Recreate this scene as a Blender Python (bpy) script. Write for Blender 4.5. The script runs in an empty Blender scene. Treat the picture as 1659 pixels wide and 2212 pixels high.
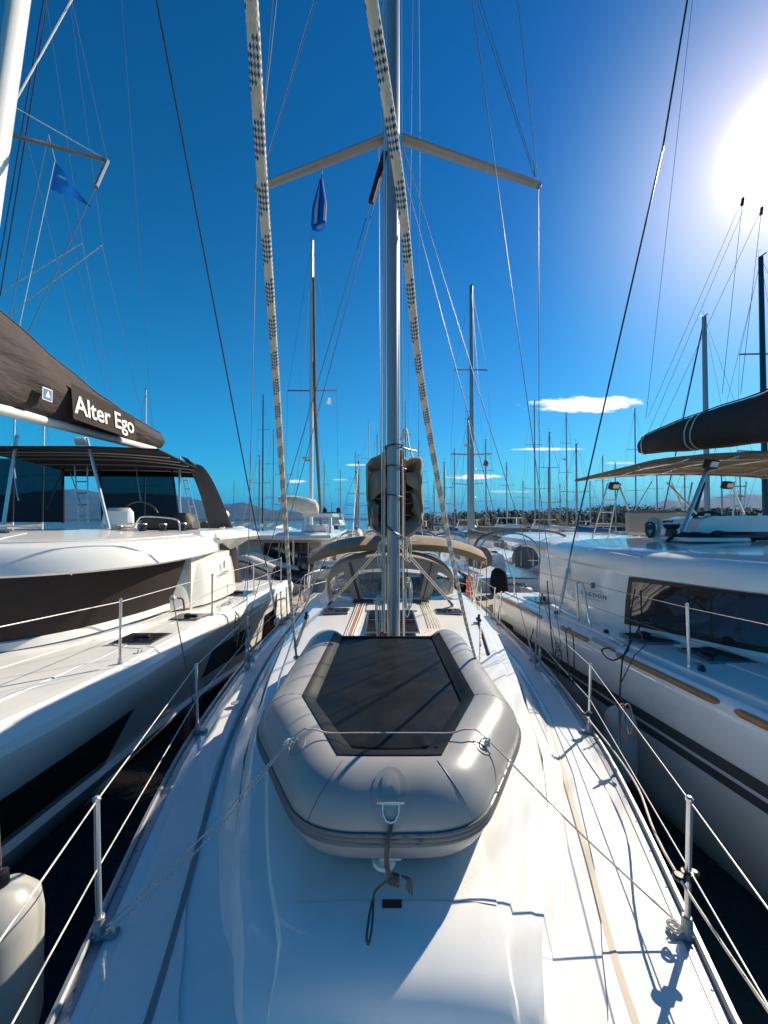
import bpy, math, random
from mathutils import Vector, Matrix
random.seed(7)
R = math.radians
scene = bpy.context.scene
COL = scene.collection
# ---------------------------------------------------------------- camera
F = 831.0; PITCH = math.atan(16/831); CZ = 3.2
cam_d = bpy.data.cameras.new('camera'); cam = bpy.data.objects.new('camera', cam_d); COL.objects.link(cam)
cam_d.sensor_fit = 'VERTICAL'; cam_d.sensor_height = 36; cam_d.lens = 36*F/2212
cam_d.clip_start = 0.02; cam_d.clip_end = 30000
cam.location = (0, 0, CZ); cam.rotation_euler = (math.pi/2+PITCH, 0, 0)
scene.camera = cam
# ---------------------------------------------------------------- light
SUN_AZ, SUN_EL = R(48), R(34)
SD = Vector((math.sin(SUN_AZ)*math.cos(SUN_EL), math.cos(SUN_AZ)*math.cos(SUN_EL), math.sin(SUN_EL)))
sl = bpy.data.lights.new('sun', 'SUN'); sl.energy = 5.0; sl.angle = R(0.5); sl.color = (1.0, 0.89, 0.72)
so = bpy.data.objects.new('sun', sl); COL.objects.link(so)
so.rotation_euler = (-SD).to_track_quat('-Z', 'Y').to_euler(); so.location = (20, 20, 30)
world = bpy.data.worlds.new('World'); scene.world = world; world.use_nodes = True
wn = world.node_tree; wn.nodes.clear()
class NT:
    """tiny node-tree writer"""
    def __init__(s, t): s.t = t
    def n(s, typ, **kw):
        nd = s.t.nodes.new(typ)
        for k, v in kw.items(): setattr(nd, k, v)
        return nd
    def put(s, sock, v):
        if isinstance(v, bpy.types.NodeSocket): s.t.links.new(v, sock)
        elif v is not None: sock.default_value = v
    def m(s, op, a, b=None, c=None, clamp=False):
        nd = s.n('ShaderNodeMath', operation=op, use_clamp=clamp)
        for i, v in enumerate((a, b, c)): s.put(nd.inputs[i], v)
        return nd.outputs[0]
    def mix(s, f, a, b, blend='MIX'):
        nd = s.n('ShaderNodeMix', data_type='RGBA', blend_type=blend)
        s.put(nd.inputs[0], f); s.put(nd.inputs[6], a); s.put(nd.inputs[7], b)
        return nd.outputs[2]
    def rng(s, v, a, b, c=0.0, d=1.0, smooth=False):
        nd = s.n('ShaderNodeMapRange', interpolation_type='SMOOTHSTEP' if smooth else 'LINEAR')
        for i, x in enumerate((v, a, b, c, d)): s.put(nd.inputs[i], x)
        return nd.outputs[0]
    def noise(s, vec, scale, detail=4, rough=.5):
        nd = s.n('ShaderNodeTexNoise'); s.put(nd.inputs['Vector'], vec)
        nd.inputs['Scale'].default_value = scale; nd.inputs['Detail'].default_value = detail; nd.inputs['Roughness'].default_value = rough
        return nd.outputs[0]
W = NT(wn)
tc = W.n('ShaderNodeTexCoord')
sky = W.n('ShaderNodeTexSky', sky_type='NISHITA', sun_disc=False, sun_elevation=SUN_EL, sun_rotation=SUN_AZ, altitude=0, air_density=1.0, dust_density=0.4, ozone_density=3.0)
SKY_S = 0.098
dt = W.n('ShaderNodeVectorMath', operation='DOT_PRODUCT'); W.put(dt.inputs[0], tc.outputs['Generated']); dt.inputs[1].default_value = SD
dpos = W.m('MAXIMUM', dt.outputs['Value'], 0.0)
hs = W.n('ShaderNodeHueSaturation'); hs.inputs['Saturation'].default_value = 1.8; hs.inputs['Hue'].default_value = .492
W.put(hs.inputs['Color'], sky.outputs[0])
tn_ = W.n('ShaderNodeVectorMath', operation='MULTIPLY'); W.put(tn_.inputs[0], hs.outputs[0]); W.put(tn_.inputs[1], W.mix(W.m('POWER', dpos, 10.0), (.34, 1.04, .97, 1), (.95, .80, .80, 1)))
sc = W.n('ShaderNodeVectorMath', operation='SCALE'); W.put(sc.inputs[0], tn_.outputs[0]); sc.inputs['Scale'].default_value = SKY_S
gm = W.n('ShaderNodeGamma'); W.put(gm.inputs[0], sc.outputs[0]); gm.inputs[1].default_value = 1.32
g1 = W.m('MULTIPLY', W.m('POWER', dpos, 700.0), 4.0); g2 = W.m('MULTIPLY', W.m('POWER', dpos, 110.0), 0.20); g3 = W.m('MULTIPLY', W.m('POWER', dpos, 34.0), 0.17)
gc_ = W.mix(W.m('DIVIDE', W.m('ADD', g1, g2), W.m('ADD', W.m('ADD', g1, g2), W.m('ADD', g3, 1e-4))), (.80, .62, .50, 1), (1.0, .93, .80, 1))
glow = W.m('ADD', W.m('ADD', g1, g2), g3)
gl = W.n('ShaderNodeVectorMath', operation='SCALE'); W.put(gl.inputs[0], gc_); W.put(gl.inputs['Scale'], glow)
zz_ = W.n('ShaderNodeSeparateXYZ'); W.put(zz_.inputs[0], tc.outputs['Generated'])
elev = W.m('MAXIMUM', zz_.outputs[2], 0.0)
hz = W.m('EXPONENT', W.m('MULTIPLY', elev, -4.6))
hcol = W.mix(W.m('POWER', dpos, 2.0), (.035, .35, .59, 1), (.19, .46, .62, 1))
skyc = W.mix(W.m('MULTIPLY', hz, .97), gm.outputs[0], hcol)
ad = W.n('ShaderNodeVectorMath', operation='ADD'); W.put(ad.inputs[0], skyc); W.put(ad.inputs[1], gl.outputs[0])
sx = W.n('ShaderNodeSeparateXYZ'); W.put(sx.inputs[0], tc.outputs['Generated'])
yy = W.m('MAXIMUM', sx.outputs[1], 0.05)
px = W.m('DIVIDE', sx.outputs[0], yy); pz = W.m('DIVIDE', sx.outputs[2], yy)
cb = W.n('ShaderNodeCombineXYZ'); W.put(cb.inputs[0], px); W.put(cb.inputs[1], W.m('MULTIPLY', pz, 3.0))
n1 = W.noise(cb.outputs[0], 16, 7, .62)
cl = None
for (x, y, a, b, k) in ((1262, 873, 118, 19, 1.0), (1330, 868, 70, 14, .9), (1190, 970, 85, 4, .8), (1022, 1030, 62, 6, .95), (640, 1040, 24, 4, .8), (766, 1004, 22, 3, .7), (1100, 1062, 60, 3, .4), (735, 1036, 20, 2, .5), (1345, 1000, 40, 3, .4)):
    ex = W.m('POWER', W.m('ABSOLUTE', W.m('DIVIDE', W.m('SUBTRACT', px, (x-829.5)/F), a/F)), 2.0)
    ez = W.m('POWER', W.m('ABSOLUTE', W.m('DIVIDE', W.m('SUBTRACT', pz, (1122-y)/F), b/F)), 2.0)
    e = W.m('SUBTRACT', 1.0, W.m('ADD', ex, ez))
    e = W.m('ADD', e, W.m('MULTIPLY', W.m('SUBTRACT', n1, .5), 3.2))
    e = W.m('MULTIPLY', W.rng(e, -.05, .75, smooth=True), k)
    cl = e if cl is None else W.m('MAXIMUM', cl, e)
cl = W.m('MULTIPLY', cl, W.m('GREATER_THAN', sx.outputs[1], .1))
fin = W.mix(cl, ad.outputs[0], (1.0, .95, .87, 1))
bg = W.n('ShaderNodeBackground'); W.put(bg.inputs[0], fin); bg.inputs[1].default_value = 1.0
W.put(W.n('ShaderNodeOutputWorld').inputs[0], bg.outputs[0])
scene.view_settings.view_transform = 'Standard'; scene.view_settings.look = 'None'
scene.view_settings.exposure = 0.60; scene.view_settings.gamma = 1.0
try: scene.view_settings.use_curve_mapping = False
except Exception: pass
scene.cycles.max_bounces = 8; scene.cycles.transparent_max_bounces = 12; scene.cycles.caustics_reflective = False

# ---------------------------------------------------------------- measured points of the place
CT, ST = math.cos(PITCH), math.sin(PITCH)
def ray(x, y):
    u = (x-829.5)/F; v = (1106-y)/F
    d = (u, CT-v*ST, ST+v*CT)
    return d[0]/d[1], d[2]/d[1]
def PY(x, y, Y):
    a, b = ray(x, y); return Vector((a*Y, Y, CZ+b*Y))
def PZ(x, y, z):
    a, b = ray(x, y); Y = (z-CZ)/b; return Vector((a*Y, Y, z))
def lerp(a, b, t): return a+(b-a)*t
def interp(tab, y):
    if y <= tab[0][0]: return tab[0][1]
    for (a, va), (b, vb) in zip(tab, tab[1:]):
        if y <= b: return va+(vb-va)*(y-a)/(b-a)
    return tab[-1][1]
def sinterp(tab, y):
    """smooth (Catmull-Rom) table lookup"""
    n = len(tab)
    if y <= tab[0][0]: return tab[0][1]
    if y >= tab[-1][0]: return tab[-1][1]
    for i in range(n-1):
        if y <= tab[i+1][0]:
            x0, x1 = tab[i][0], tab[i+1][0]; t = (y-x0)/(x1-x0)
            p1, p2 = tab[i][1], tab[i+1][1]
            m1 = (p2-tab[i-1][1])/(x1-tab[i-1][0])*(x1-x0) if i > 0 else p2-p1
            m2 = (tab[i+2][1]-p1)/(tab[i+2][0]-x0)*(x1-x0) if i+2 < n else p2-p1
            return (2*t**3-3*t*t+1)*p1+(t**3-2*t*t+t)*m1+(3*t*t-2*t**3)*p2+(t**3-t*t)*m2
def smooth_path(pts, k=6):
    pts = [Vector(p) for p in pts]; out = []
    for i in range(len(pts)-1):
        p0 = pts[max(i-1, 0)]; p1 = pts[i]; p2 = pts[i+1]; p3 = pts[min(i+2, len(pts)-1)]
        for j in range(k):
            t = j/k
            out.append(0.5*((2*p1)+(-p0+p2)*t+(2*p0-5*p1+4*p2-p3)*t*t+(-p0+3*p1-3*p2+p3)*t**3))
    out.append(pts[-1]); return out

# ---------------------------------------------------------------- materials
MATS = {}
def mat(name, col, rough=.5, metal=0.0, var=.06, vscale=4.0, bump=0.0, bscale=60.0, coat=0.0, spec=.5, alpha=1.0, trans=0.0, sheen=0.0, emit=None, stain=None, rvar=0.0):
    if name in MATS: return MATS[name]
    m = bpy.data.materials.new(name); m.use_nodes = True; t = NT(m.node_tree); b = m.node_tree.nodes['Principled BSDF']
    tcn = t.n('ShaderNodeTexCoord'); ob = tcn.outputs['Object']
    c = (*col, 1)
    nz = t.noise(ob, vscale, 5, .6)
    lo = tuple(max(0, x*(1-var)) for x in col)+(1,); hi = tuple(min(1, x*(1+var)) for x in col)+(1,)
    cc = t.mix(t.rng(nz, .3, .7), lo, hi)
    if stain:
        n2 = t.noise(ob, stain[1], 6, .7)
        cc = t.mix(t.rng(n2, stain[2], stain[3]), cc, (*stain[0], 1))
    t.put(b.inputs['Base Color'], cc)
    b.inputs['Metallic'].default_value = metal
    if rvar: t.put(b.inputs['Roughness'], t.rng(t.noise(ob, vscale*3, 4), .3, .7, max(0, rough-rvar), rough+rvar))
    else: b.inputs['Roughness'].default_value = rough
    b.inputs['Coat Weight'].default_value = coat; b.inputs['Coat Roughness'].default_value = .05
    b.inputs['Specular IOR Level'].default_value = spec
    b.inputs['Alpha'].default_value = alpha; b.inputs['Transmission Weight'].default_value = trans
    b.inputs['Sheen Weight'].default_value = sheen
    if emit: b.inputs['Emission Color'].default_value = (*emit[0], 1); b.inputs['Emission Strength'].default_value = emit[1]
    if bump:
        bn = t.n('ShaderNodeBump'); bn.inputs['Strength'].default_value = bump; bn.inputs['Distance'].default_value = .01
        t.put(bn.inputs['Height'], t.noise(ob, bscale, 4, .6)); t.put(b.inputs['Normal'], bn.outputs[0])
    MATS[name] = m; return m
def fabric(name, col, transl=0.0, fold=.5, fscale=3.0, stain=None, vscale=2.0):
    """canvas: fine weave plus soft creases"""
    if name in MATS: return MATS[name]
    m = mat(name, col, .85, var=.14, vscale=vscale, spec=.2, stain=stain); t = NT(m.node_tree); b = m.node_tree.nodes['Principled BSDF']
    ob = t.n('ShaderNodeTexCoord').outputs['Object']
    mp = t.n('ShaderNodeMapping'); t.put(mp.inputs[0], ob); mp.inputs['Scale'].default_value = (1, .35, 1.4)
    h = t.m('ADD', t.m('MULTIPLY', t.noise(mp.outputs[0], fscale, 4, .6), 1.0), t.m('MULTIPLY', t.noise(ob, 350, 2), .02))
    bn = t.n('ShaderNodeBump'); bn.inputs['Strength'].default_value = fold; bn.inputs['Distance'].default_value = .08
    t.put(bn.inputs['Height'], h); t.put(b.inputs['Normal'], bn.outputs[0])
    if transl:
        tr = t.n('ShaderNodeBsdfTranslucent'); tr.inputs[0].default_value = (*col, 1)
        mx = t.n('ShaderNodeMixShader'); mx.inputs[0].default_value = transl
        t.put(mx.inputs[1], b.outputs[0]); t.put(mx.inputs[2], tr.outputs[0])
        out = [n for n in m.node_tree.nodes if n.type == 'OUTPUT_MATERIAL'][0]; t.put(out.inputs[0], mx.outputs[0])
    return m
def glass(name, col=(.5, .55, .6), rough=.05, mixf=.25, bumpy=0.0, bscale=6):
    """thin clear or tinted sheet: part see-through, part mirror"""
    if name in MATS: return MATS[name]
    m = bpy.data.materials.new(name); m.use_nodes = True; t = NT(m.node_tree); m.node_tree.nodes.clear()
    a = t.n('ShaderNodeBsdfTransparent'); a.inputs[0].default_value = (*col, 1)
    g = t.n('ShaderNodeBsdfGlossy'); g.inputs[0].default_value = (.9, .9, .9, 1); g.inputs[1].default_value = rough
    fr = t.n('ShaderNodeFresnel'); fr.inputs[0].default_value = 1.5
    if bumpy:
        ob = t.n('ShaderNodeTexCoord').outputs['Object']
        bn = t.n('ShaderNodeBump'); bn.inputs['Strength'].default_value = bumpy; bn.inputs['Distance'].default_value = .05
        t.put(bn.inputs['Height'], t.noise(ob, bscale, 5, .65)); t.put(g.inputs['Normal'], bn.outputs[0]); t.put(fr.inputs['Normal'], bn.outputs[0])
    mx = t.n('ShaderNodeMixShader'); t.put(mx.inputs[0], t.m('ADD', fr.outputs[0], mixf, clamp=True)); t.put(mx.inputs[1], a.outputs[0]); t.put(mx.inputs[2], g.outputs[0])
    t.put(t.n('ShaderNodeOutputMaterial').inputs[0], mx.outputs[0])
    MATS[name] = m; return m
def screen(name, tint, dark, f):
    m = bpy.data.materials.new(name); m.use_nodes = True; t = NT(m.node_tree); m.node_tree.nodes.clear()
    a = t.n('ShaderNodeBsdfTransparent'); a.inputs[0].default_value = (*tint, 1); d = t.n('ShaderNodeBsdfDiffuse'); d.inputs[0].default_value = (*dark, 1)
    mx = t.n('ShaderNodeMixShader'); mx.inputs[0].default_value = f; t.put(mx.inputs[1], a.outputs[0]); t.put(mx.inputs[2], d.outputs[0]); t.put(t.n('ShaderNodeOutputMaterial').inputs[0], mx.outputs[0])
    MATS[name] = m; return m
GEL = mat('white_gelcoat', (.80, .79, .76), .16, var=.035, vscale=1.7, coat=.35, stain=((.70, .68, .63), 2.3, .56, .85), bump=.012, bscale=5)
GEL2 = mat('cream_gelcoat', (.76, .75, .71), .22, var=.05, vscale=1.2, coat=.2, stain=((.62, .60, .55), 1.3, .55, .85), bump=.015, bscale=4)
GELH = mat('hull_gelcoat', (.80, .79, .76), .14, var=.05, vscale=.9, coat=.4, stain=((.52, .50, .45), 1.1, .58, .82), bump=.02, bscale=3)
SHINY = mat('stainless_steel', (.66, .65, .63), .24, .72, var=.05)
ALU = mat('mast_aluminium', (.30, .31, .32), .36, .35, var=.03, vscale=2)
ALUD = mat('grey_aluminium', (.30, .31, .33), .35, .8, var=.1)
WIREM = mat('rigging_wire', (.22, .22, .23), .5, .5)
WIRED = mat('dark_rigging', (.02, .02, .022), .35, .2)
WIREW = mat('white_coated_wire', (.78, .74, .66), .35, var=.08, vscale=20)
BLACK = mat('black_plastic', (.018, .018, .02), .35)
BLACKR = mat('black_rubber', (.010, .011, .013), .42, var=.25, vscale=3, bump=.06, bscale=8, spec=.3)
GLASSD = mat('dark_tinted_glass', (.012, .012, .016), .06, coat=.5, spec=.7)
TEAK = mat('teak', (.36, .16, .055), .45, var=.25, vscale=14, coat=.15)
CANV = fabric('taupe_canvas', (.40, .325, .25), .18, .5, 2.5)
CANVD = fabric('dark_brown_canvas', (.070, .057, .051), 0, 1.0, 3.0)
CANVD2 = fabric('charcoal_brown_canvas', (.058, .046, .041), 0, 1.0, 2.4)
SAILW = fabric('cream_sailcloth', (.72, .66, .54), .2, .8, 3)
PVCG = mat('grey_hypalon', (.32, .31, .30), .33, var=.035, vscale=2.0, bump=.02, bscale=5, rvar=.05)
PVCD = mat('dark_grey_rubber_strake', (.13, .13, .135), .38)
CREAM = mat('cream_rope', (.74, .67, .55), .8, var=.12, vscale=60, bump=.3, bscale=900)
NAVY = mat('navy_rope', (.012, .045, .14), .75, var=.2, vscale=60)
TEAL = mat('teal_rope', (.03, .22, .33), .75, var=.2, vscale=60)
MAROON = mat('maroon_rope', (.12, .025, .02), .8)
BROWNR = mat('brown_rope', (.14, .105, .085), .85, var=.3, vscale=70, bump=.4, bscale=400)
BLKR = mat('black_rope', (.02, .018, .018), .8)
WHITER = mat('white_line', (.68, .64, .56), .8, var=.1, vscale=30)
REDR = mat('red_line', (.50, .07, .05), .8, var=.1)
FENDER = mat('white_fender_vinyl', (.42, .41, .38), .38, var=.1, vscale=5, stain=((.35, .33, .28), 3, .55, .8))

# ---------------------------------------------------------------- mesh builder
class MB:
    def __init__(s): s.v = []; s.f = []; s.mi = []
    def face(s, idx, mi=0): s.f.append(tuple(idx)); s.mi.append(mi)
    def add(s, vs): b = len(s.v); s.v.extend([Vector(p) for p in vs]); return b
    def loft(s, rings, closed=False, caps=False, mi=0, ring_closed=True):
        b = [s.add(r) for r in rings]; n = len(rings[0]); m = len(rings)
        for i in range(m if closed else m-1):
            a, c = b[i], b[(i+1) % m]
            for j in range(n if ring_closed else n-1):
                k = (j+1) % n
                s.face((a+j, a+k, c+k, c+j), mi)
        if caps:
            s.face([b[0]+j for j in range(n)][::-1], mi); s.face([b[-1]+j for j in range(n)], mi)
        return s
    def tube(s, path, r, n=8, caps=True, mi=0, closed=False, flat=None):
        path = [Vector(p) for p in path]; m = len(path)
        rr = r if isinstance(r, (list, tuple)) else [r]*m
        rings = []; up = None
        for i, p in enumerate(path):
            if closed: t = path[(i+1) % m]-path[i-1]
            else: t = path[min(i+1, m-1)]-path[max(i-1, 0)]
            if t.length < 1e-9: t = Vector((0, 0, 1))
            t.normalize()
            if up is None:
                up = Vector((0, 0, 1)) if abs(t.z) < .9 else Vector((0, 1, 0))
            up = (up-t*up.dot(t))
            if up.length < 1e-6: up = t.orthogonal()
            up.normalize(); sd = t.cross(up)
            a, b2 = (rr[i], rr[i]) if flat is None else (rr[i], rr[i]*flat)
            rings.append([p+sd*(a*math.cos(2*math.pi*j/n))+up*(b2*math.sin(2*math.pi*j/n)) for j in range(n)])
        return s.loft(rings, closed=closed, caps=caps and not closed, mi=mi)
    def box(s, c, d, rz=0, rx=0, ry=0, mi=0, taper=1.0, bevel=0):
        M = Matrix.Translation(Vector(c)) @ Matrix.Rotation(rz, 4, 'Z') @ Matrix.Rotation(ry, 4, 'Y') @ Matrix.Rotation(rx, 4, 'X')
        hx, hy, hz = d[0]/2, d[1]/2, d[2]/2
        if bevel:
            bv = min(bevel, hx*.9, hy*.9, hz*.9); rings = []
            for z, k in ((-hz, bv), (-hz+bv, 0), (hz-bv, 0), (hz, bv)):
                tp = taper if z > 0 else 1
                x, y = (hx-k)*tp, (hy-k)*tp; q = bv*.7 if k == 0 else 0
                rings.append([M @ Vector(p) for p in ((-x+q, -y, z), (x-q, -y, z), (x, -y+q, z), (x, y-q, z), (x-q, y, z), (-x+q, y, z), (-x, y-q, z), (-x, -y+q, z))])
            return s.loft(rings, caps=True, mi=mi)
        vs = [(-hx, -hy, -hz), (hx, -hy, -hz), (hx, hy, -hz), (-hx, hy, -hz)]
        vs += [(x*taper, y*taper, hz) for x, y, _ in vs]
        b = s.add([M @ Vector(p) for p in vs])
        for f in ((3, 2, 1, 0), (4, 5, 6, 7), (0, 1, 5, 4), (1, 2, 6, 5), (2, 3, 7, 6), (3, 0, 4, 7)): s.face([b+i for i in f], mi)
        return s
    def lathe(s, c, prof, n=16, axis='Z', mi=0):
        c = Vector(c); rings = []
        for r, h in prof:
            ring = []
            for j in range(n):
                a = 2*math.pi*j/n; x, y = r*math.cos(a), r*math.sin(a)
                ring.append(c+(Vector((x, y, h)) if axis == 'Z' else Vector((h, x, y)) if axis == 'X' else Vector((y, h, x))))
            rings.append(ring)
        return s.loft(rings, caps=True, mi=mi)
    def prism(s, pts, d, mi=0):
        d = Vector(d); n = len(pts); a = s.add(pts); b = s.add([Vector(p)+d for p in pts])
        s.face([a+i for i in range(n)][::-1], mi); s.face([b+i for i in range(n)], mi)
        for i in range(n): s.face((a+i, a+(i+1) % n, b+(i+1) % n, b+i), mi)
        return s
    def grid(s, fn, nu, nv, mi=0, thick=None, skip=None):
        pts = [[Vector(fn(i/nu, j/nv)) for i in range(nu+1)] for j in range(nv+1)]
        def lay(P, flip):
            b = s.add([p for row in P for p in row])
            for j in range(nv):
                for i in range(nu):
                    if skip and skip(i, j): continue
                    q = (b+j*(nu+1)+i, b+j*(nu+1)+i+1, b+(j+1)*(nu+1)+i+1, b+(j+1)*(nu+1)+i)
                    s.face(q[::-1] if flip else q, mi)
            return b
        b0 = lay(pts, False)
        if thick:
            t = Vector(thick); b1 = lay([[p+t for p in row] for row in pts], True)
            w = nu+1
            edge = [i for i in range(nu)]
            for i in range(nu):
                s.face((b0+i+1, b0+i, b1+i, b1+i+1), mi); k = nv*w
                s.face((b0+k+i, b0+k+i+1, b1+k+i+1, b1+k+i), mi)
            for j in range(nv):
                s.face((b0+j*w, b0+(j+1)*w, b1+(j+1)*w, b1+j*w), mi)
                s.face((b0+(j+1)*w+nu, b0+j*w+nu, b1+j*w+nu, b1+(j+1)*w+nu), mi)
        return s
BASE = {}
def setp(o, label=None, cat=None, group=None, kind=None):
    for k, v in (('label', label), ('category', cat), ('group', group), ('kind', kind)):
        if v: o[k] = v
    return o
def thing(name, loc, label, cat, group=None):
    o = bpy.data.objects.new(name, None); COL.objects.link(o); o.location = loc; o.empty_display_size = .2
    BASE[o.name] = Vector(loc); return setp(o, label, cat, group)
def part(mb, name, m, parent=None, ang=35, label=None, loc=None, fix=True):
    """link the builder as ONE mesh object; its points are given in world metres"""
    off = BASE[parent.name] if parent is not None else Vector(loc or (0, 0, 0))
    me = bpy.data.meshes.new(name); me.from_pydata([tuple(p-off) for p in mb.v], [], mb.f)
    ms = m if isinstance(m, (list, tuple)) else [m]
    for x in ms: me.materials.append(x)
    if len(ms) > 1: me.polygons.foreach_set('material_index', mb.mi)
    if ang:
        me.polygons.foreach_set('use_smooth', [True]*len(me.polygons)); me.set_sharp_from_angle(angle=R(ang))
    me.update()
    if fix and len(mb.f) < 60000:
        import bmesh
        bm = bmesh.new(); bm.from_mesh(me); bmesh.ops.recalc_face_normals(bm, faces=bm.faces); bm.to_mesh(me); bm.free()
    o = bpy.data.objects.new(name, me); COL.objects.link(o)
    if parent is not None: o.parent = parent; BASE[o.name] = off
    else: o.location = off; BASE[o.name] = off
    if label: o['label'] = label
    return o
def wire(name, pts, r, m, parent, n=6, **k):
    return part(MB().tube(pts, r, n), name, m, parent, **k)
def text(s, name, size, M, m, parent, bold=0.0, extrude=.003, align='CENTER', shear=0, space=1.0, serif=False):
    c = bpy.data.curves.new(name, 'FONT'); c.body = s; c.size = size; c.extrude = extrude; c.offset = bold; c.align_x = align; c.align_y = 'BOTTOM_BASELINE'; c.shear = shear; c.space_character = space
    c.materials.append(m); o = bpy.data.objects.new(name, c); COL.objects.link(o); o.parent = parent
    off = BASE[parent.name]; M = M.copy(); M.translation = M.translation-off
    dg = bpy.context.evaluated_depsgraph_get(); me = bpy.data.meshes.new_from_object(o.evaluated_get(dg)); bpy.data.objects.remove(o)
    me.transform(M); o = bpy.data.objects.new(name, me); COL.objects.link(o); o.parent = parent; BASE[o.name] = off
    if serif: pass
    return o
def frame(o, xdir, ydir):
    x = Vector(xdir).normalized(); y = Vector(ydir); y = (y-x*y.dot(x)).normalized(); z = x.cross(y)
    M = Matrix((x, y, z)).transposed().to_4x4(); M.translation = Vector(o); return M
def braid(name, path, r, parent=None, label=None, cat='rope', group=None, cols=10, period=.1, frac=.62, mats=None, fleck=None):
    """braided rope: every plait is a small raised diamond; blue or maroon tracer plaits"""
    path = [Vector(p) for p in path]; L = [0]
    for a, b in zip(path, path[1:]): L.append(L[-1]+(b-a).length)
    row = math.pi*r*2/cols*.80; nrow = int(L[-1]/row)
    mb = MB(); up = None; fr = []; seg = 0
    for i in range(nrow+1):
        s = min(i*row, L[-1]-1e-6)
        while seg < len(L)-2 and L[seg+1] < s: seg += 1
        t = (s-L[seg])/max(L[seg+1]-L[seg], 1e-9); p = path[seg].lerp(path[seg+1], t); d = (path[seg+1]-path[seg]).normalized()
        if up is None: up = Vector((0, 0, 1)) if abs(d.z) < .9 else Vector((0, 1, 0))
        up = (up-d*up.dot(d)).normalized(); fr.append((p, d.cross(up), up))
    def P(i, a, rr): p, sd, u = fr[i]; return p+sd*(rr*math.cos(a))+u*(rr*math.sin(a))
    tw = 2*math.pi/cols; base = []
    for i in range(nrow+1):
        base.append(mb.add([P(i, (j+(i % 2)*.5)*tw, r) for j in range(cols)]))
    for i in range(1, nrow):
        o = i % 2
        for j in range(cols):
            # diamond centred between (i,j) and (i,j+1): top/bottom vertices in the rows i-1, i+1
            ang = (j+.5+o*.5)*tw; k = (j+o) % cols
            c = mb.add([P(i, ang, r*1.10)])
            a0 = base[i]+j; a1 = base[i]+(j+1) % cols; b0 = base[i-1]+k; b1 = base[i+1]+k
            ph = (i*row/period+j/cols*.55) % 1
            if fleck: mi = 1 if ((j+i//2) % 4 == 0 and (i % 4 < 2) and ph < frac) else 0
            else: mi = (1+(j % 5 == 2)) if (ph < frac and i % 2 == 0) else 0
            for q in ((a0, b0, c), (b0, a1, c), (a1, b1, c), (b1, a0, c)): mb.face(q, mi)
    o = part(mb, name, mats or [CREAM, NAVY, TEAL], parent, ang=50, loc=tuple(path[0]), fix=True)
    if parent is None: setp(o, label, cat, group)
    return o
# ================================================================ water
wm = bpy.data.materials.new('harbour_water'); wm.use_nodes = True
t = NT(wm.node_tree); b = wm.node_tree.nodes['Principled BSDF']
b.inputs['Base Color'].default_value = (.006, .03, .04, 1); b.inputs['Roughness'].default_value = .04; b.inputs['Specular IOR Level'].default_value = .5
ob = t.n('ShaderNodeTexCoord').outputs['Object']; bn = t.n('ShaderNodeBump'); bn.inputs['Strength'].default_value = .35; bn.inputs['Distance'].default_value = .1
t.put(bn.inputs['Height'], t.m('ADD', t.noise(ob, 2.2, 5, .55), t.m('MULTIPLY', t.noise(ob, 9, 3), .25))); t.put(b.inputs['Normal'], bn.outputs[0])
mb = MB(); q = 9000; mb.face([mb.add([(-q, -q, 0)]), mb.add([(q, -q, 0)]), mb.add([(q, q, 0)]), mb.add([(-q, q, 0)])])
setp(part(mb, 'water', wm, fix=False), kind='structure')

# ================================================================ own sailing yacht
HW = [(-1.6, .03), (-1.2, .36), (-.5, .72), (.5, 1.03), (1.43, 1.27), (1.77, 1.37), (2.65, 1.62), (3.4, 1.79), (5, 2.0), (7, 2.1), (9, 2.12), (10.5, 2.02)]
CXT = [(-2, 0.0), (1.5, .035), (4.4, .105), (10, .15)]
ZD = [(-1.6, 1.42), (1.5, 1.33), (3.5, 1.28), (5, 1.25), (8, 1.21), (10.5, 1.2)]
hw = lambda y: sinterp(HW, y); cx = lambda y: interp(CXT, y); zd = lambda y: interp(ZD, y)
def deckz(x, y):
    k = 1-min(1, abs(x-cx(y))/max(hw(y), .01))**2
    return zd(y)+.05*k
yacht = thing('sailing_yacht', (.1, 4.5, 0), 'white cruising sailing yacht seen from its own foredeck, grey mast in the middle', 'sailing yacht')
Ys = [-1.6, -1.45, -1.2, -.8, -.3, .2, .7, 1.1, 1.4, 1.7, 2, 2.3, 2.7, 3.1, 3.6, 4.2, 5, 6, 7, 8, 9, 10, 10.5]
for sgn in (-1, 1):
    pass
rings = []
for y in Ys:
    w, c, z = hw(y), cx(y), zd(y)
    half = [(w-.002, z-.02), (w+.0, z-.10), (w*.985, .75), (w*.93, .35), (w*.80, .02), (w*.4, -.35)]
    rings.append([Vector((c+x, y, zz)) for x, zz in half]+[Vector((c-x, y, zz)) for x, zz in reversed(half)])
hull = part(MB().loft(rings, caps=True), 'hull', GELH, yacht, ang=60)
mb = MB(); rings = []
for y in Ys:
    rings.append([Vector((cx(y)+hw(y)*(u/12), y, deckz(cx(y)+hw(y)*(u/12), y)-.004)) for u in range(-12, 13)])
mb.loft(rings, ring_closed=False)
DECK = mat('deck_nonskid_gelcoat', (.79, .78, .75), .13, var=.03, vscale=2.5, coat=.5, stain=((.70, .68, .62), 1.7, .56, .82), bump=.05, bscale=3.0)
deck = part(mb, 'deck', DECK, yacht, fix=True)
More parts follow.
